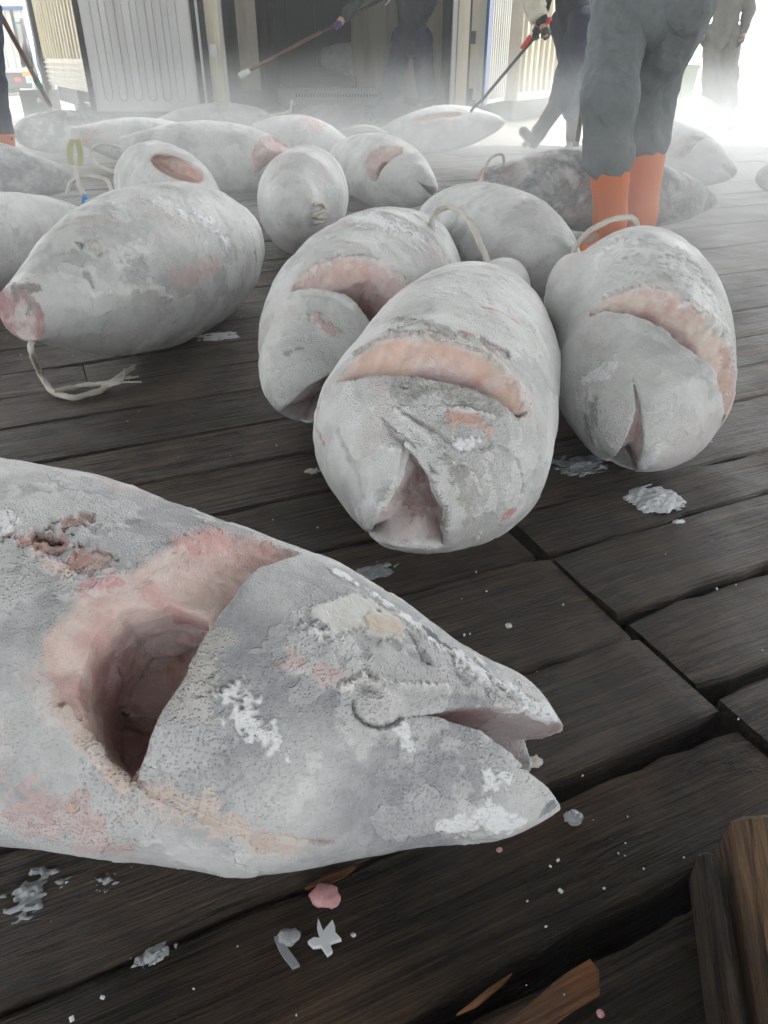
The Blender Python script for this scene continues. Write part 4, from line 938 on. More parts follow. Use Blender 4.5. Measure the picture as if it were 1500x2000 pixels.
# ------------------------------------------------------------ refrigerated container with open doors
CY, CZ = 9.75, .15
xl = aty(440, 200, CY)[0]; xr = aty(905, 200, CY)[0]; CH = 2.75
ct = empty('container', ((xl + xr) / 2, CY, CZ), 'open refrigerated container with dark mist-filled interior and pale door posts', 'container')
wl_ = aty(415, 200, CY)[0]; wr_ = xr + .06; CD = 6.0
MB().box(((wl_ + wr_) / 2, CY + CD / 2, CZ - .04), (wr_ - wl_, CD, .1)).build('floor', M['frost_floor'], ct)
b = MB()
for i in range(12): b.box((wl_ + .25 + i * (wr_ - wl_ - .4) / 11, CY + CD / 2, CZ + .022), (.07, CD - .1, .02))
tag(b.build('floor_ribs', M['frost_floor'], ct), kind='stuff')
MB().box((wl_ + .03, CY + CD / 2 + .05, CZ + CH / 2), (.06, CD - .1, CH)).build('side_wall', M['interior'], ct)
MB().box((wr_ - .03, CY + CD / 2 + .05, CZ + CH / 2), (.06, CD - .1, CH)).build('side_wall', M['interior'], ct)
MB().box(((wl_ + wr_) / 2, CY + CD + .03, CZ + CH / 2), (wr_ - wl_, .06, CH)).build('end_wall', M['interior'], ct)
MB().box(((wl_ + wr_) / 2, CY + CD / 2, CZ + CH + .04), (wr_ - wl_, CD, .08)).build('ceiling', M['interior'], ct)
for i in range(6):
    x = wl_ + .25 + i * (wr_ - wl_ - .5) / 5
    MB().box((x, CY + CD - .02, CZ + CH / 2), (.03, .04, CH - .1)).build('wall_batten', M['dark_steel'], ct)
pl = MB().box((xl - .05, CY - .03, CZ + CH / 2), (.16, .1, CH)); pl = pl.build('door_post', M['cream_paint'], ct)
MB().box((xl + .045, CY - .02, CZ + CH / 2), (.03, .06, CH - .02)).build('post_flange', M['white_paint'], pl)
for z in (CZ + .75, CZ + 1.55): MB().box((xl - .06, CY - .095, z + .02), (.09, .03, .13), None).build('hinge', M['steel'], pl)
pr_ = MB().box((xr - .04, CY - .03, CZ + CH / 2), (.12, .1, CH)).build('door_post', M['cream_paint'], ct)
MB().box((xr - .13, CY + .1, CZ + CH / 2), (.05, .16, CH - .02)).build('post_flange', M['steel'], pr_)
for i in range(4): MB().box((xr + .065, CY - .05, CZ + .35 + i * .55), (.06, .05, .12)).build('hinge', M['dark_steel'], pr_)
MB().box(((xl + xr) / 2, CY - .03, CZ + CH + .0), (xr - xl + .3, .1, .16)).build('header', M['cream_paint'], ct)
MB().box(((wl_ + xr) / 2, CY - .04, .065), (xr - wl_ + .2, .12, .12)).build('sill', M['dark_steel'], ct)
b = MB()
for i in range(30): b.box((wl_ + .5 + i * .05, CY + 4.6, CZ + .16), (.022, .02, .05))
tag(b.build('air_slot', M['gasket'], ct), kind='stuff')
MB().box(((wl_ + wr_) / 2 - .1, CY + 4.75, CZ + .14), (2.4, .24, .26), None).build('rear_step', M['frost_floor'], ct)
# left door, swung fully open towards the left
y0 = CY - .12; D0 = aty(190, 218, y0); D1 = aty(418, 222, y0); zb = D0[2]
dr = empty('container_door', ((D0[0] + D1[0]) / 2, y0, zb), 'steel container door with pressed vertical channels, swung open left of the opening', 'door')
dw = D1[0] - D0[0]; DH = CZ + CH - zb
MB().box(((D0[0] + D1[0]) / 2, y0 + .03, zb + DH / 2), (dw, .06, DH), None).build('leaf', M['steel'], dr)
def stadium(w_, h_, n=6):
    r_ = w_ / 2; P_ = []
    for i in range(n + 1): a = math.pi * i / n; P_.append((-r_ * math.cos(a), -h_ / 2 + r_ - r_ * math.sin(a)))
    for i in range(n + 1): a = math.pi * i / n; P_.append((r_ * math.cos(a), h_ / 2 - r_ + r_ * math.sin(a)))
    return P_
for i in range(6):
    fx = [.10, .225, .35, .475, .60, .72][i]
    x = D0[0] + dw * (fx + .02); h_ = DH - .22
    # a raised bead round each channel: outer stadium ring, inner floor lower
    outer = stadium(.115, h_, 6); inner = stadium(.07, h_ - .04, 6); zc = zb + .1 + h_ / 2; n_ = len(outer); V = []
    for P_, yy in ((outer, y0), (stadium(.10, h_ - .015, 6), y0 - .014), (stadium(.082, h_ - .03, 6), y0 - .014), (inner, y0 - .001)):
        V += [(x + a, yy, zc + c_) for a, c_ in P_]
    Fc = [(r_ * n_ + k_, r_ * n_ + (k_ + 1) % n_, (r_ + 1) * n_ + (k_ + 1) % n_, (r_ + 1) * n_ + k_) for r_ in range(3) for k_ in range(n_)] + [tuple(range(3 * n_, 4 * n_))]
    MB().add(V, Fc).build('pressed_channel', M['steel'], dr)
MB().box((D0[0] - .03, y0 + .03, zb + DH / 2 - .03), (.055, .09, DH + .08)).build('gasket', M['gasket'], dr)
MB().box(((D0[0] + D1[0]) / 2, y0 + .04, zb - .035), (dw + .02, .08, .065)).build('bottom_gasket', M['gasket'], dr)
for fx, w_, mt in ((.875, .03, 'steel'), (.915, .05, 'gasket'), (.95, .02, 'steel'), (.985, .06, 'gasket')):
    MB().box((D0[0] + dw * fx, y0 - .012, zb + DH / 2), (w_, .02, DH - .01)).build('edge_strip', M[mt], dr)
# right door, folded back
q1, q2 = at(934, 206, .36), at(1013, 190, .36); q2 = q1 + (q2 - q1) / np.linalg.norm(q2 - q1) * 1.25
d_ = q2 - q1; ln = np.linalg.norm(d_); ex_ = d_ / ln; nx_ = np.array([ex_[1], -ex_[0], 0]); nx_ = nx_ if nx_[1] < 0 else -nx_
dr2 = empty('container_door', (q1 + q2) / 2, 'bright ribbed container door folded back right of the opening', 'door')
MB().box((q1 + q2) / 2 + [0, 0, DH / 2], (ln, .06, DH), (ex_, nx_, Zd)).build('leaf', M['white_paint'], dr2)
for i in range(9): MB().box(q1 + ex_ * (.28 + i * (ln - .36) / 8) + nx_ * .036 + [0, 0, DH / 2], (.035, .03, DH - .1), (ex_, nx_, Zd)).build('rib', M['white_paint'], dr2)
MB().box(q1 + ex_ * .09 + nx_ * .04 + [0, 0, DH / 2], (.16, .05, DH), (ex_, nx_, Zd)).build('gasket', M['blue_paint'], dr2)
# another container farther right, cream, seen behind the middle worker
q1 = at(1016, 186, .36); q2 = at(1100, 178, .36) ; q2 = q1 + (q2 - q1) / np.linalg.norm(q2 - q1) * 2.3; d_ = q2 - q1; ln = np.linalg.norm(d_); ex_ = d_ / ln; nx_ = np.array([ex_[1], -ex_[0], 0]); nx_ = nx_ if nx_[1] < 0 else -nx_
c2 = empty('container', (q1 + q2) / 2 * [1, 1, 0], 'cream ribbed container standing behind the gaff-holding worker', 'container')
cc_ = (q1 + q2) / 2 - nx_ * 1.6
MB().box(cc_ * [1, 1, 0] + [0, 0, .28 + 1.3], (ln, 3.1, 2.6), (ex_, nx_, Zd)).build('body', M['cream_paint'], c2)
for i in range(10): MB().box(q1 * [1, 1, 0] + ex_ * (.1 + i * (ln - .2) / 9) - nx_ * .02 + [0, 0, 1.6], (.06, .05, 2.4), (ex_, nx_, Zd)).build('rib', M['cream_paint'], c2)
MB().box(cc_ * [1, 1, 0] + [0, 0, .14], (ln - .2, 2.9, .27), (ex_, nx_, Zd)).build('underframe', M['dark_steel'], c2)
# pile of frosted fish at the back of the container
W_f = Tuna((-1.15, CY + 5.35, .86), (.35, CY + 5.2, .84), .24, UPD, prof=prof(.6, .75, .9, 1))
cr_ = empty('pallet', (-.2, CY + 5.4, CZ), 'dark pallet box at the back of the container under a frosted tuna', 'pallet')
MB().box((-.3, CY + 5.42, CZ + .23), (1.9, .75, .44), None).build('box', M['interior'], cr_)
for i in range(6): MB().box((-1.1 + i * .32, CY + 5.03, CZ + .23), (.05, .03, .42)).build('slat', M['dark_steel'], cr_)
W_f.build('tuna', 'frosted tuna lying deep inside the open container', h=.016, seed=30, frost=.7, group='frozen tuna inside the container')

# ------------------------------------------------------------ trucks on the left
tr = empty('truck', (-4.9, 12.5, 0), 'white ribbed truck body with dark underside, behind the open steel door', 'truck')
q1 = aty(186, 184, 10.6); q2 = aty(96, 164, 10.6 * 1.34); q1[2] = q2[2] = (q1[2] + q2[2]) / 2; zb = q1[2]
d_ = q2 - q1; ln = np.linalg.norm(d_); ex_ = d_ / ln; nx_ = np.array([ex_[1], -ex_[0], 0]); nx_ = nx_ if nx_ @ (-q1) > 0 else -nx_
MB().box((q1 + q2) / 2 - nx_ * 1.1 + [0, 0, 1.25], (ln, 2.2, 2.5), (ex_, nx_, Zd)).build('body', M['cream_paint'], tr)
for i in range(15): MB().box(q1 + ex_ * (.12 + i * (ln - .3) / 14) + nx_ * .012 + [0, 0, 1.42], (.05, .03, 2.1), (ex_, nx_, Zd)).build('rib', M['cream_paint'], tr)
for i in range(5): MB().box((q1 + q2) / 2 + nx_ * .014 + [0, 0, .06 + i * .065], (ln - .06, .03, .022), (ex_, nx_, Zd)).build('skirt_rail', M['white_paint'], tr)
MB().box(q2 + nx_ * .03 + ex_ * .09 + [0, 0, 1.2], (.16, .12, 2.6), (ex_, nx_, Zd)).build('corner_post', M['blue_paint'], tr)
MB().box(q2 + nx_ * .05 - ex_ * .06 + [0, 0, .6], (.07, .08, 1.9), (ex_, nx_, Zd)).build('strap_bar', M['dark_steel'], tr)
MB().box((q1 + q2) / 2 - nx_ * .9 + [0, 0, -.12], (ln - .1, 1.4, .22), (ex_, nx_, Zd)).build('chassis', M['dark_steel'], tr)
MB().box((q1 + q2) / 2 - nx_ * .06 + ex_ * .3 + [0, 0, -.10], (ln * .45, .1, .2), (ex_, nx_, Zd)).build('side_guard', M['dark_steel'], tr)
def wheel(parent, c, axis, r=.42, wd=.26):
    axis = np.array(axis, float); b = MB(); a0 = np.array(c) - axis * wd / 2
    b.tube([a0, a0 + axis * .04, a0 + axis * (wd - .04), a0 + axis * wd], [r * .93, r, r, r * .93], 24); t_ = b.build('wheel', M['tyre'], parent, False)
    for s_ in (-1, 1): MB().tube([np.array(c) + axis * s_ * (wd / 2 - .005), np.array(c) + axis * s_ * (wd / 2 + .015)], [r * .55, r * .5], 18).build('rim', M['steel'], t_)
    return t_
for s_ in (.25, .75): wheel(tr, q1 + ex_ * ln * s_ - nx_ * .35 + [0, 0, .30 - zb + .0], nx_, .30)
MB().box(q1 + ex_ * .5 + nx_ * .02 + [0, 0, -.12], (.4, .04, .012), (ex_, nx_, Zd)).build('white_strip', M['white_paint'], tr)
MB().box(q1 + ex_ * .22 + nx_ * .0 + [0, 0, -.2], (.14, .04, .1), (ex_, nx_, Zd)).build('tail_lamp', M['red_lens'], tr)
MB().tube([q1 + ex_ * .3 + nx_ * .02 + [0, 0, -.3], q1 + ex_ * .36 + nx_ * .03 + [0, 0, -.3]], .05, 12).build('orange_marker', M['orange_paint'], tr)
# far truck: its rear end
fy = 23.0; T_ = lambda u, v: aty(u, v, fy)
ft = empty('truck', T_(40, 178) * [1, 1, 0], 'far white box truck seen from behind with orange reflector strip and number plate', 'truck')
xa, xb = T_(-70, 0)[0], T_(41, 0)[0]; ztop = T_(0, 12)[2]; zbt = T_(0, 134)[2]
MB().box(((xa + xb) / 2, fy + 4, (ztop + zbt) / 2), (xb - xa, 8, ztop - zbt)).build('box_body', M['white_paint'], ft)
for i in range(7): MB().box((xa + .1 + i * (xb - xa - .2) / 6, fy - .02, (ztop + zbt) / 2), (.06, .05, ztop - zbt - .05)).build('door_bar', M['dark_steel'] if i % 3 == 2 else M['steel'], ft)
MB().box(((xa + xb) / 2, fy - .03, ztop - .04), (xb - xa + .06, .08, .09)).build('top_rail', M['blue_paint'], ft)
MB().box(((xa + xb) / 2, fy - .04, zbt - .04), (xb - xa + .06, .12, .1)).build('bottom_rail', M['white_paint'], ft)
xs1, xs2 = T_(15, 0)[0], T_(48, 0)[0]
MB().box(((xs1 + xs2) / 2, fy - .1, T_(0, 144)[2]), (xs2 - xs1, .04, .11)).build('orange_reflector', M['orange_paint'], ft)
MB().box(((xa + xb) / 2 + .1, fy - .02, T_(0, 157)[2]), (xb - xa + .1, .14, .38)).build('bumper', M['dark_steel'], ft)
MB().box((T_(3, 0)[0], fy - .11, T_(0, 155)[2]), (.16, .04, .10)).build('tail_lamp', M['red_lens'], ft)
lp = MB().box((T_(34, 0)[0], fy - .11, T_(0, 155)[2]), (.36, .02, .17)).build('number_plate', M['plate'], ft)
def text_obj(name, body, size, loc, rot, mt, parent):
    c = bpy.data.curves.new(name, 'FONT'); c.body = body; c.size = size; c.extrude = .004; c.align_x = 'CENTER'; c.align_y = 'CENTER'; c.resolution_u = 3
    o = bpy.data.objects.new(name, c); COL.objects.link(o); dg = bpy.context.evaluated_depsgraph_get(); me = bpy.data.meshes.new_from_object(o.evaluated_get(dg)); bpy.data.objects.remove(o)
    me.materials.clear(); me.materials.append(M[mt]); o = bpy.data.objects.new(name, me); COL.objects.link(o); o.parent = parent; o.rotation_euler = rot; o.location = Vector([float(x) for x in loc]) - world_loc(parent); return o
text_obj('plate_lettering', '1025', .13, (T_(34, 0)[0], fy - .122, T_(0, 155)[2]), (R(90), 0, 0), 'ink', lp)
lg = MB().box((T_(27, 0)[0], fy - .055, T_(0, 52)[2]), (.17, .015, .2)).build('logo_sign', M['teal'], ft)
MB().tube([(T_(27, 0)[0], fy - .064, T_(0, 52)[2]), (T_(27, 0)[0], fy - .07, T_(0, 52)[2])], .05, 14).build('logo_disc', M['plate'], lg)
for xx in (xa + .35, xb - .15): wheel(ft, (xx, fy + .8, .42), (1, 0, 0), .42, .3)
MB().box(((xa + xb) / 2, fy + 4, .62), (xb - xa - .8, 7.6, .3)).build('chassis', M['dark_steel'], ft)
# things standing between the trucks: a lashed pipe rack and a barrow
rk = empty('pipe_rack', aty(66, 170, 15) * [1, 1, 0], 'rack of dull metal pipes and straps beside the blue-edged truck', 'rack')
RG = random.Random(5); g0 = aty(62, 170, 15.0)
for i, (u1, v1, u2, v2, mt) in enumerate([(50, 20, 78, 200, 'steel'), (44, 40, 60, 130, 'dark_steel'), (52, 60, 46, 125, 'dark_steel'), (60, 100, 92, 205, 'steel'), (66, 110, 70, 210, 'white_paint'), (70, 60, 84, 205, 'dark_steel'), (60, 45, 58, 130, 'teal')]):
    MB().tube([aty(u1, v1, 15 + .1 * i), aty(u2, v2, 14 + .1 * i) * [1, 1, 1]], .045, 8).build('pipe', M[mt], rk, True)
MB().box(aty(78, 190, 14.2) * [1, 1, 0] + [0, 0, .2], (.5, .4, .4)).build('crate', M['dark_steel'], rk)
MB().box(aty(62, 80, 15.4), (.3, .3, .5)).build('bundle', M['white_paint'], rk)

# pale bin and far clutter on the right
bn = empty('bin', aty(1330, 200, 12.5) * [1, 1, 0], 'pale green plastic bin in the bright mist at the right', 'bin')
p0 = aty(1302, 126, 12.5); p1 = aty(1358, 126, 12.5); bw = p1[0] - p0[0]; cx_ = (p0[0] + p1[0]) / 2; zt = p0[2]
V = []
for z, k_ in ((.0, .74), (zt - .05, .95), (zt - .05, 1.03), (zt, 1.03), (zt, .93), (.06, .70)):
    for a, c_ in ((-1, -1), (1, -1), (1, 1), (-1, 1)): V.append((cx_ + a * bw / 2 * k_, 12.5 + c_ * .22 * k_, z))
MB().add(V, [(i * 4 + j, i * 4 + (j + 1) % 4, i * 4 + 4 + (j + 1) % 4, i * 4 + 4 + j) for i in range(5) for j in range(4)] + [(3, 2, 1, 0), (20, 21, 22, 23)]).build('tub', M['bin'], bn)
MB().tube([(p0[0] - .03, 12.3, 0), (p0[0] + .02, 12.3, zt + .1)], .015, 8).build('handle', M['dark_steel'], bn)
bx = empty('crate', aty(1370, 190, 14) * [1, 1, 0], 'low pale crate in the mist between the bin and the far worker', 'crate')
MB().box(aty(1372, 190, 14) * [1, 1, 0] + [0, 0, .17], (.6, .5, .34)).build('box', M['bin'], bx)
MB().box(aty(1372, 190, 14) * [1, 1, 0] + [0, 0, .36], (.64, .54, .04)).build('rim', M['bin'], bx)

# ------------------------------------------------------------ people
def limb(pts, rad): return [(pts[i], pts[i + 1], rad[i], rad[i + 1]) for i in range(len(pts) - 1)]
def caps_mesh(name, caps, k, h, mt, parent, extra=None, cut=None, wr=0.0, seed=0):
    P_ = np.array([c[0] for c in caps] + [c[1] for c in caps], float); rm = max(max(c[2], c[3]) for c in caps) + .03 + wr
    lo, hi = P_.min(0) - rm, P_.max(0) + rm; o0 = (lo + hi) / 2
    def fn(X):
        X = X + o0.astype(np.float32); d = None
        for a, b_, ra, rb in caps: e = cap_d(X, a, b_, ra, rb); d = e if d is None else smin(d, e, k)
        if extra is not None: d = extra(X, d)
        if wr: d = d + (fbm(X, 6, 2, seed) - .5) * wr + (np.abs(fbm(X * np.array([1, 1, .55], np.float32) + X[:, [2]] * np.array([.5, .3, 0], np.float32), 16, 2, seed + 4) - .5) - .12) * wr * 1.6
        if cut is not None: d = cut(X, d)
        return d
    co, Q = nets(fn, lo - o0, hi - o0, h, name); return put(name, mesh_np(name, co + o0, Q), M[mt] if isinstance(mt, str) else mt, parent)
def person(label, foot_l, foot_r, face, toe_l=None, toe_r=None, knee_l=None, knee_r=None, ank_l=None, ank_r=None, ph=None, lean=(0, 0), hand_l=None, hand_r=None, elbow_l=None, elbow_r=None,
           trousers='grey_cloth', jacket='dark_cloth', boots='orange_rubber', gloves='pale_cloth', bh=.42, baggy=1.0, h=.016, boot_w=1.0, hem=None, hemb=None, seed=0, stature=1.0, hold_l=None, hold_r=None, cap=None):
    s = stature; fl, fr = np.array(foot_l, float), np.array(foot_r, float); fz = min(fl[2], fr[2])
    f_ = np.array([face[0], face[1], 0.]); f_ /= np.linalg.norm(f_); l_ = np.array([-f_[1], f_[0], 0])
    mid = (fl + fr) / 2; mid[2] = fz
    pel = mid + [0, 0, .93 * s] + np.array([lean[0] * .2, lean[1] * .2, 0]) if ph is None else np.array(ph, float)
    hw = .10 + .12 * (baggy - 1); hipl, hipr = pel + l_ * hw * s + [0, 0, -.04], pel - l_ * hw * s + [0, 0, -.04]
    al = fl + [0, 0, .10] if ank_l is None else np.array(ank_l, float); ar = fr + [0, 0, .10] if ank_r is None else np.array(ank_r, float)
    kl = (al + hipl) / 2 + f_ * .05 + [0, 0, .03] if knee_l is None else np.array(knee_l, float)
    kr = (ar + hipr) / 2 + f_ * .05 + [0, 0, .03] if knee_r is None else np.array(knee_r, float)
    tl = f_ if toe_l is None else np.array([*toe_l, 0.]) if len(toe_l) == 2 else np.array(toe_l, float); tr_ = f_ if toe_r is None else np.array([*toe_r, 0.]) if len(toe_r) == 2 else np.array(toe_r, float)
    tl = tl / np.linalg.norm(tl); tr_ = tr_ / np.linalg.norm(tr_)
    L_ = np.array([lean[0], lean[1], 0.])
    ch = pel + [0, 0, .38 * s] + L_ * .6; nk = pel + [0, 0, .56 * s] + L_; hd = nk + [0, 0, .17 * s] + L_ * .25 + f_ * .03
    shl, shr = pel + [0, 0, .50 * s] + L_ * .9 + l_ * .19 * s, pel + [0, 0, .50 * s] + L_ * .9 - l_ * .19 * s
    hl = shl + [0, 0, -.56 * s] + l_ * .06 + f_ * .06 if hand_l is None else np.array(hand_l, float); hr = shr + [0, 0, -.56 * s] - l_ * .06 + f_ * .06 if hand_r is None else np.array(hand_r, float)
    el = (shl + hl) / 2 + l_ * .05 - f_ * .06 if elbow_l is None else np.array(elbow_l, float); er = (shr + hr) / 2 - l_ * .05 - f_ * .06 if elbow_r is None else np.array(elbow_r, float)
    root = empty('person', (mid[0], mid[1], fz), label, 'person')
    body = []
    for hip, kn_, an, td in ((hipl, kl, al, tl), (hipr, kr, ar, tr_)):
        body += limb([pel, hip, kn_, an], [.11, .085, .055, .04]); body += limb([an, an + td * .13 - [0, 0, .06]], [.04, .03])
    body += limb([pel, ch, nk], [.12, .13, .055]) + limb([nk, hd - [0, 0, .04]], [.05, .06])
    for sh, e2, hh in ((shl, el, hl), (shr, er, hr)):
        body += limb([ch + [0, 0, .08], sh, e2, hh], [.08, .055, .042, .03]); dh = (hh - e2) / np.linalg.norm(hh - e2); body += limb([hh, hh + dh * .07], [.032, .028])
    def head(X, d):
        Mx = np.stack([f_, l_, Zd]); d = smin(d, ell_d(X, hd, (.098, .076, .118), Mx), .03)
        d = smin(d, cap_d(X, hd + f_ * .095 - Zd * .0, hd + f_ * .112 - Zd * .03, .012, .017), .012)      # nose
        for sg in (-1, 1):
            d = smin(d, ell_d(X, hd + l_ * sg * .078 - Zd * .005, (.02, .01, .032), Mx), .008)              # ears
            d = smax(d, -ell_d(X, hd + f_ * .097 + l_ * sg * .032 + Zd * .012, (.014, .020, .011), Mx), .01)  # eye sockets
            d = smin(d, ell_d(X, hd + f_ * .086 + l_ * sg * .032 + Zd * .012, (.012, .013, .010), Mx), .004)
        d = smax(d, -ell_d(X, hd + f_ * .098 - Zd * .058, (.012, .026, .004), Mx), .006)                   # mouth
        return smin(d, ell_d(X, hd + f_ * .06 - Zd * .10, (.035, .035, .025), Mx), .03)                     # chin
    caps_mesh('body', body, .035, .012, 'skin', root, head)
    # hair
    Mx = np.stack([f_, l_, Zd])
    if cap is None:
        caps_mesh('hair', [(hd, hd + Zd * .01, .05, .05)], .01, .012, 'hair', root, lambda X, d: ell_d(X, hd + Zd * .012 - f_ * .01, (.108, .086, .122), Mx),
              lambda X, d: np.maximum(d, ((X - hd) @ f_ * .9 - (X - hd)[:, 2] * .6 - .02)), 0)
    else:
        caps_mesh('hat', [(hd, hd + Zd * .06, .09, .09)], .01, .012, cap, root, lambda X, d: np.minimum(ell_d(X, hd + Zd * .03, (.112, .092, .115), Mx), ell_d(X, hd + f_ * .13 + Zd * .04, (.07, .075, .012), Mx)),
              lambda X, d: np.maximum(d, .015 - (X - hd)[:, 2]), 0)
    # trousers, jacket, boots, gloves
    hem = [bh - .02, bh - .02] if hem is None else hem
    tcaps = []
    for hip, kn_, an, hm in ((hipl, kl, al, hem[0]), (hipr, kr, ar, hem[1])):
        low = an + (kn_ - an) * min(1, (hm - .1) / max(.05, np.linalg.norm(kn_ - an)))
        tcaps += limb([pel - [0, 0, .02], hip, kn_, low], [.125, .108 * baggy, .098 * baggy, .092 * baggy])
    tz = pel[2] + .12
    caps_mesh('trousers', tcaps + limb([pel, pel + [0, 0, .1]], [.135, .135]), .035, h, trousers, root, None, lambda X, d: np.maximum(d, X[:, 2] - tz), .024 * baggy, seed)
    jc = limb([pel - [0, 0, .07], pel + [0, 0, .05], ch, nk - [0, 0, .05]], [.165, .155, .165, .09]) + limb([shl, shr], [.095, .095])
    for sh, e2, hh in ((shl, el, hl), (shr, er, hr)): jc += limb([sh, e2, e2 + (hh - e2) * .82], [.088, .068, .055])
    caps_mesh('jacket', jc, .05, h, jacket, root, None, None, .022, seed + 3)
    for an, kn_, td, hm in ((al, kl, tl, hem[0]), (ar, kr, tr_, hem[1])):
        up_ = (kn_ - an); up_ /= np.linalg.norm(up_); sl_ = an - up_ * .10
        side_ = np.cross(td, up_); side_ /= np.linalg.norm(side_); td2 = np.cross(up_, side_)
        td2 = td2 if td2 @ td > 0 else -td2; bw_ = boot_w
        bc = limb([sl_ + up_ * .05, an + up_ * .05, an + up_ * (bh - .1)], [.052 * bw_, .06 * bw_, .076 * bw_]) + limb([sl_ + up_ * .05 - td2 * .02, sl_ + up_ * .045 + td2 * .17], [.05, .048])
        b_ = caps_mesh('boot', bc, .04, .012, boots, root, None, lambda X, d, sl_=sl_, up_=up_, an=an: np.maximum(np.maximum(d, -((X - sl_) @ up_) + .004), ((X - an) @ up_) - (bh - .1)), .004, seed)
        rimc = an + up_ * (bh - .108)
        MB().tube([rimc, rimc + up_ * .02], [.080 * bw_, .080 * bw_], 18).build('cuff', M[boots], b_, True)
    for hh, e2, hold in ((hl, el, hold_l), (hr, er, hold_r)):
        dh = (hh - e2) / np.linalg.norm(hh - e2); ax_ = np.array(hold, float) if hold is not None else f_; ax_ /= np.linalg.norm(ax_)
        pa = np.cross(dh, ax_); pa = pa / (np.linalg.norm(pa) + 1e-6)           # palm normal
        if pa @ l_ * (1 if hh is hl else -1) > 0: pa = -pa                        # palm faces the body
        gc = limb([hh - dh * .05, hh + dh * .01, hh + dh * .05], [.036, .034, .038])
        for i in range(4):
            r0 = hh + dh * .06 + ax_ * (.030 - .020 * i); ln_ = [.036, .040, .038, .030][i]
            k1 = r0 + dh * ln_ * .7 + pa * ln_ * .5; k2 = k1 + pa * ln_ * .75 - dh * .008; k3 = k2 - dh * ln_ * .7
            gc += limb([r0 - dh * .02, k1, k2, k3] if hold is not None else [r0 - dh * .02, r0 + dh * ln_ + pa * .008, r0 + dh * ln_ * 1.7 + pa * .03], [.0115, .011, .0105, .010][: (4 if hold is not None else 3)])
        t0 = hh + dh * .02 + ax_ * .03; t1 = t0 + ax_ * .02 + dh * .025 + pa * .02; gc += limb([t0, t1, t1 + dh * .02 + pa * .022 - ax_ * .01], [.015, .013, .011])
        caps_mesh('glove', gc, .008, .006, gloves, root)
    return root
# main worker with the orange boots
fl = aty(1183, 455, 4.1); fl[2] = 0; fr = aty(1250, 440, 4.22); fr[2] = 0
kn1 = aty(1190, 190, 3.95); kn2 = aty(1272, 170, 4.3)
person('person in baggy grey work trousers tucked into orange rubber boots, standing at the right', fr, fl, (-.45, -.9), toe_r=(-.97, -.25), toe_l=(-.6, -.8),
       knee_r=kn1, knee_l=kn2, ank_r=fl + [0.02, 0, .1], ank_l=fr + [0, 0, .1], ph=aty(1278, -5, 4.15) + [.0, 0, .02], stature=1.06, hand_l=aty(1330, -170, 3.8), hand_r=aty(1190, -170, 3.75), lean=(-.1, -.12), baggy=1.27, bh=.47, boot_w=1.34, hem=[.50, .47], jacket='grey_cloth', seed=1, h=.014)
# centre worker inside the container mouth
cz = CZ + .03; yf = 9.95
fl = aty(735, 240, yf); fl[2] = cz; fr = aty(835, 240, yf + .25); fr[2] = cz
hnd = aty(665, 42, yf - .5); pol = aty(520, 120, yf - .9) - hnd; pol /= np.linalg.norm(pol)
person('person in navy trousers and dark jacket with purple gloves, standing in the container mouth', fr, fl, (-.5, -.87), ph=aty(805, 68, yf + .1), boots='navy_cloth', trousers='navy_cloth', jacket='dark_cloth', gloves='purple', bh=.36,
       knee_r=aty(765, 165, yf), knee_l=aty(830, 160, yf + .2), hand_r=hnd, elbow_r=aty(715, -25, yf - .3), hand_l=aty(832, 30, yf + .1), hold_r=pol, lean=(-.05, -.1), baggy=1.15, seed=2, h=.018, cap='navy_cloth')
hk = empty('hook_pole', hnd, 'orange-handled hook pole held by the purple-gloved worker', 'pole')
a_ = hnd + pol * 1.15; b__ = hnd - pol * .55
MB().tube([a_, hnd + pol * .25], .018, 8).build('handle', M['brown_pole'], hk, True); MB().tube([hnd + pol * .25, b__], .016, 8).build('shaft', M['dark_steel'], hk, True)
MB().tube(spline([b__, b__ - pol * .06 + [0, 0, .03], b__ - pol * .09 - [0, 0, .04], b__ - pol * .02 - [0, 0, .07]], 5), [.008] * 15 + [.003], 8).build('hook', M['steel'], hk, True)
MB().tube([a_, a_ + pol * .12], .03, 10).build('grip_tape', M['white_paint'], hk, True)
# middle worker with the gaff
y1 = 8.35; fl = aty(1060, 296, y1); fr = aty(1118, 285, y1 + .5); fl[2] = .0; fr[2] = 0
hd1 = aty(1062, 52, y1 - .15); tip = aty(926, 214, 8.62); gd = tip - hd1; gl = np.linalg.norm(gd); gd /= gl
person('person in dark navy trousers and black rubber boots, gripping a gaff with a cream glove', fl, fr, (-.9, -.4), toe_l=(-.85, -.5), toe_r=(-.6, -.8), ph=aty(1120, 35, y1 + .3), trousers='navy_cloth', jacket='dark_cloth', boots='black_rubber', gloves='black_rubber',
       knee_l=aty(1098, 190, y1 + .1), knee_r=aty(1122, 165, y1 + .35), ank_l=aty(1046, 268, y1), hand_l=hd1, elbow_l=aty(1046, -10, y1 - .05), hold_l=gd, bh=.44, boot_w=1.15, hem=[.5, .42], lean=(-.18, -.1), baggy=1.25, seed=3, h=.016)
sv = MB().tube(spline([aty(1036, -30, y1 - .05), aty(1042, 0, y1 - .05), aty(1048, 22, y1 - .1), aty(1054, 38, y1 - .13)], 4), [.10] * 4 + [.105] * 4 + [.09] * 4 + [.07], 12)
sv = sv.build('work_sleeve', M['pale_cloth'], None, True)
pm = [o for o in bpy.data.objects if o.name.startswith('person') and 'gaff' in o.get('label', '')][0]
sv.location = sv.location - world_loc(pm); sv.parent = pm
gf = empty('gaff', tip, 'long dark gaff with bent tip hooked into the sharp-nosed tuna', 'gaff')
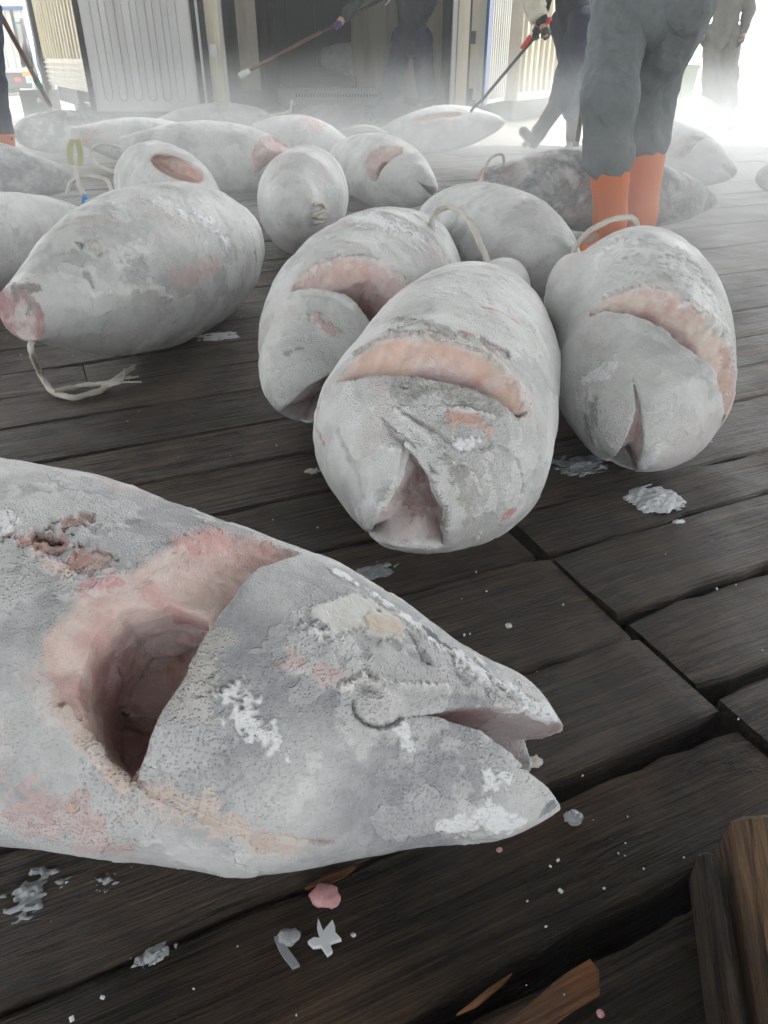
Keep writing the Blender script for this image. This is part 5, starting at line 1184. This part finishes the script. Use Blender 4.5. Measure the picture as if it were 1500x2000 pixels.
MB().tube([hd1 - gd * .06, hd1 + gd * (gl - .12)], .016, 8).build('shaft', M['dark_steel'], gf, True)
MB().tube(spline([hd1 + gd * (gl - .14), hd1 + gd * (gl - .03) + [-.02, 0, 0], tip + [-.03, 0, -.02], tip + [0.0, 0, -.09]], 5), [.014] * 15 + [.006], 8).build('hook', M['dark_steel'], gf, True)
MB().tube([hd1 - gd * .09, hd1 + gd * .02], .02, 8).build('red_grip', M['red_plastic'], gf, True)
MB().tube([hd1 + gd * .10 - [.05, 0, 0], hd1 + gd * .2 - [.06, 0, .03]], .022, 8).build('lanyard', M['red_plastic'], gf, True)
# brown stick standing behind the main worker
b = MB().tube([aty(1128, 275, 6.3), aty(1150, 120, 6.2), aty(1165, -30, 6.1)], .018, 8).build('stick', M['brown_pole'], None, True)
tag(b, 'reddish brown stick upright just behind the grey-trousered worker', 'stick')
# far worker, grey in the mist
y1 = 11.6; fl = aty(1385, 255, y1); fr = aty(1422, 255, y1 - .1); fl[2] = fr[2] = 0
person('distant person in drab clothes, pale in the bright mist at the right', fr, fl, (-.3, -.95), ph=aty(1412, 60, y1), trousers='drab_cloth', jacket='drab_cloth', boots='drab_cloth', gloves='drab_cloth', knee_r=aty(1388, 150, y1), knee_l=aty(1425, 150, y1 - .1), bh=.36, baggy=1.15, seed=4, h=.02)
# left worker, only a leg in the picture
y1 = 6.6; fl = aty(12, 318, y1); fl[2] = 0; fr = aty(-75, 330, y1 - .1); fr[2] = 0
kn1 = aty(-14, 160, y1); hdl = aty(-30, -20, y1 + .3)
person('person at the left edge with one dark-trousered leg in an orange boot', fl, fr, (.6, -.8), ph=aty(-60, 0, y1), trousers='navy_cloth', jacket='dark_cloth', knee_l=kn1, hand_l=hdl, bh=.34, boot_w=1.25, seed=5, h=.02, hem=[.33, .33])
pa_, pb_ = aty(-30, -28, y1 + .3), aty(98, 206, 9.0)
pp = empty('pole', pb_, 'long brown pole slanting down across the far truck with a green band', 'pole')
MB().tube([pa_, pb_], .022, 8).build('shaft', M['brown_pole'], pp, True)
w0 = pa_ + (pb_ - pa_) * .72; MB().tube([w0, w0 + (pb_ - pa_) * .08], .032, 8).build('green_band', M['green_tape'], pp, True)

# ------------------------------------------------------------ cold air
def volume_box(name, c, d, dens_nodes=None, dens=.03, col=(.9, .93, .93), label=None):
    b = MB(); b.box(c, d); m = bpy.data.materials.new(name + '_air'); m.use_nodes = True; t = m.node_tree; t.nodes.clear()
    o_ = t.nodes.new('ShaderNodeOutputMaterial'); p = t.nodes.new('ShaderNodeVolumePrincipled'); p.inputs['Color'].default_value = (*col, 1); p.inputs['Density'].default_value = dens; p.inputs['Anisotropy'].default_value = .25
    t.links.new(p.outputs[0], o_.inputs['Volume'])
    if dens_nodes: dens_nodes(t, p)
    return tag(b.build(name, m), label, kind='stuff')
volume_box('haze', (0, 40, 3.6), (90, 120, 9.2), None, HAZE)
def mist_nodes(t, p):
    g = t.nodes.new('ShaderNodeNewGeometry'); sx = t.nodes.new('ShaderNodeSeparateXYZ'); t.links.new(g.outputs['Position'], sx.inputs[0])
    def mr(x, a, b, c=0., d=1., sm=True):
        o = t.nodes.new('ShaderNodeMapRange'); o.interpolation_type = 'SMOOTHSTEP' if sm else 'LINEAR'; t.links.new(x, o.inputs[0]); o.inputs[1].default_value = a; o.inputs[2].default_value = b; o.inputs[3].default_value = c; o.inputs[4].default_value = d; return o.outputs[0]
    def mu(a, b, op='MULTIPLY'):
        o = t.nodes.new('ShaderNodeMath'); o.operation = op
        for i, q in enumerate((a, b)):
            if isinstance(q, float): o.inputs[i].default_value = q
            else: t.links.new(q, o.inputs[i])
        return o.outputs[0]
    n = t.nodes.new('ShaderNodeTexNoise'); mp = t.nodes.new('ShaderNodeMapping'); mp.inputs['Scale'].default_value = (.8, .8, 1.6); t.links.new(g.outputs['Position'], mp.inputs[0]); t.links.new(mp.outputs[0], n.inputs['Vector'])
    n.inputs['Scale'].default_value = 1.0; n.inputs['Detail'].default_value = 2.5
    hgt = mr(sx.outputs['Z'], .0, MIST_H, 1, 0)
    wx = mr(mu(mu(sx.outputs['X'], .5), sx.outputs['Y'], 'ADD'), 1.3, 6.3)
    d = mu(mu(hgt, wx), mr(n.outputs['Fac'], .40, .62, .05, 1.0))
    d = mu(mu(d, mr(sx.outputs['Y'], 8.6, 10.4, 1.0, .3)), mr(sx.outputs['Y'], 11.2, 13.5, 1.0, .1))
    t.links.new(mu(d, MIST_D), p.inputs['Density'])
volume_box('cold_mist', (1.5, 8.4, MIST_H / 2 + .005), (17, 13.6, MIST_H), mist_nodes, label='low white vapour drifting off the frozen fish over the deck')
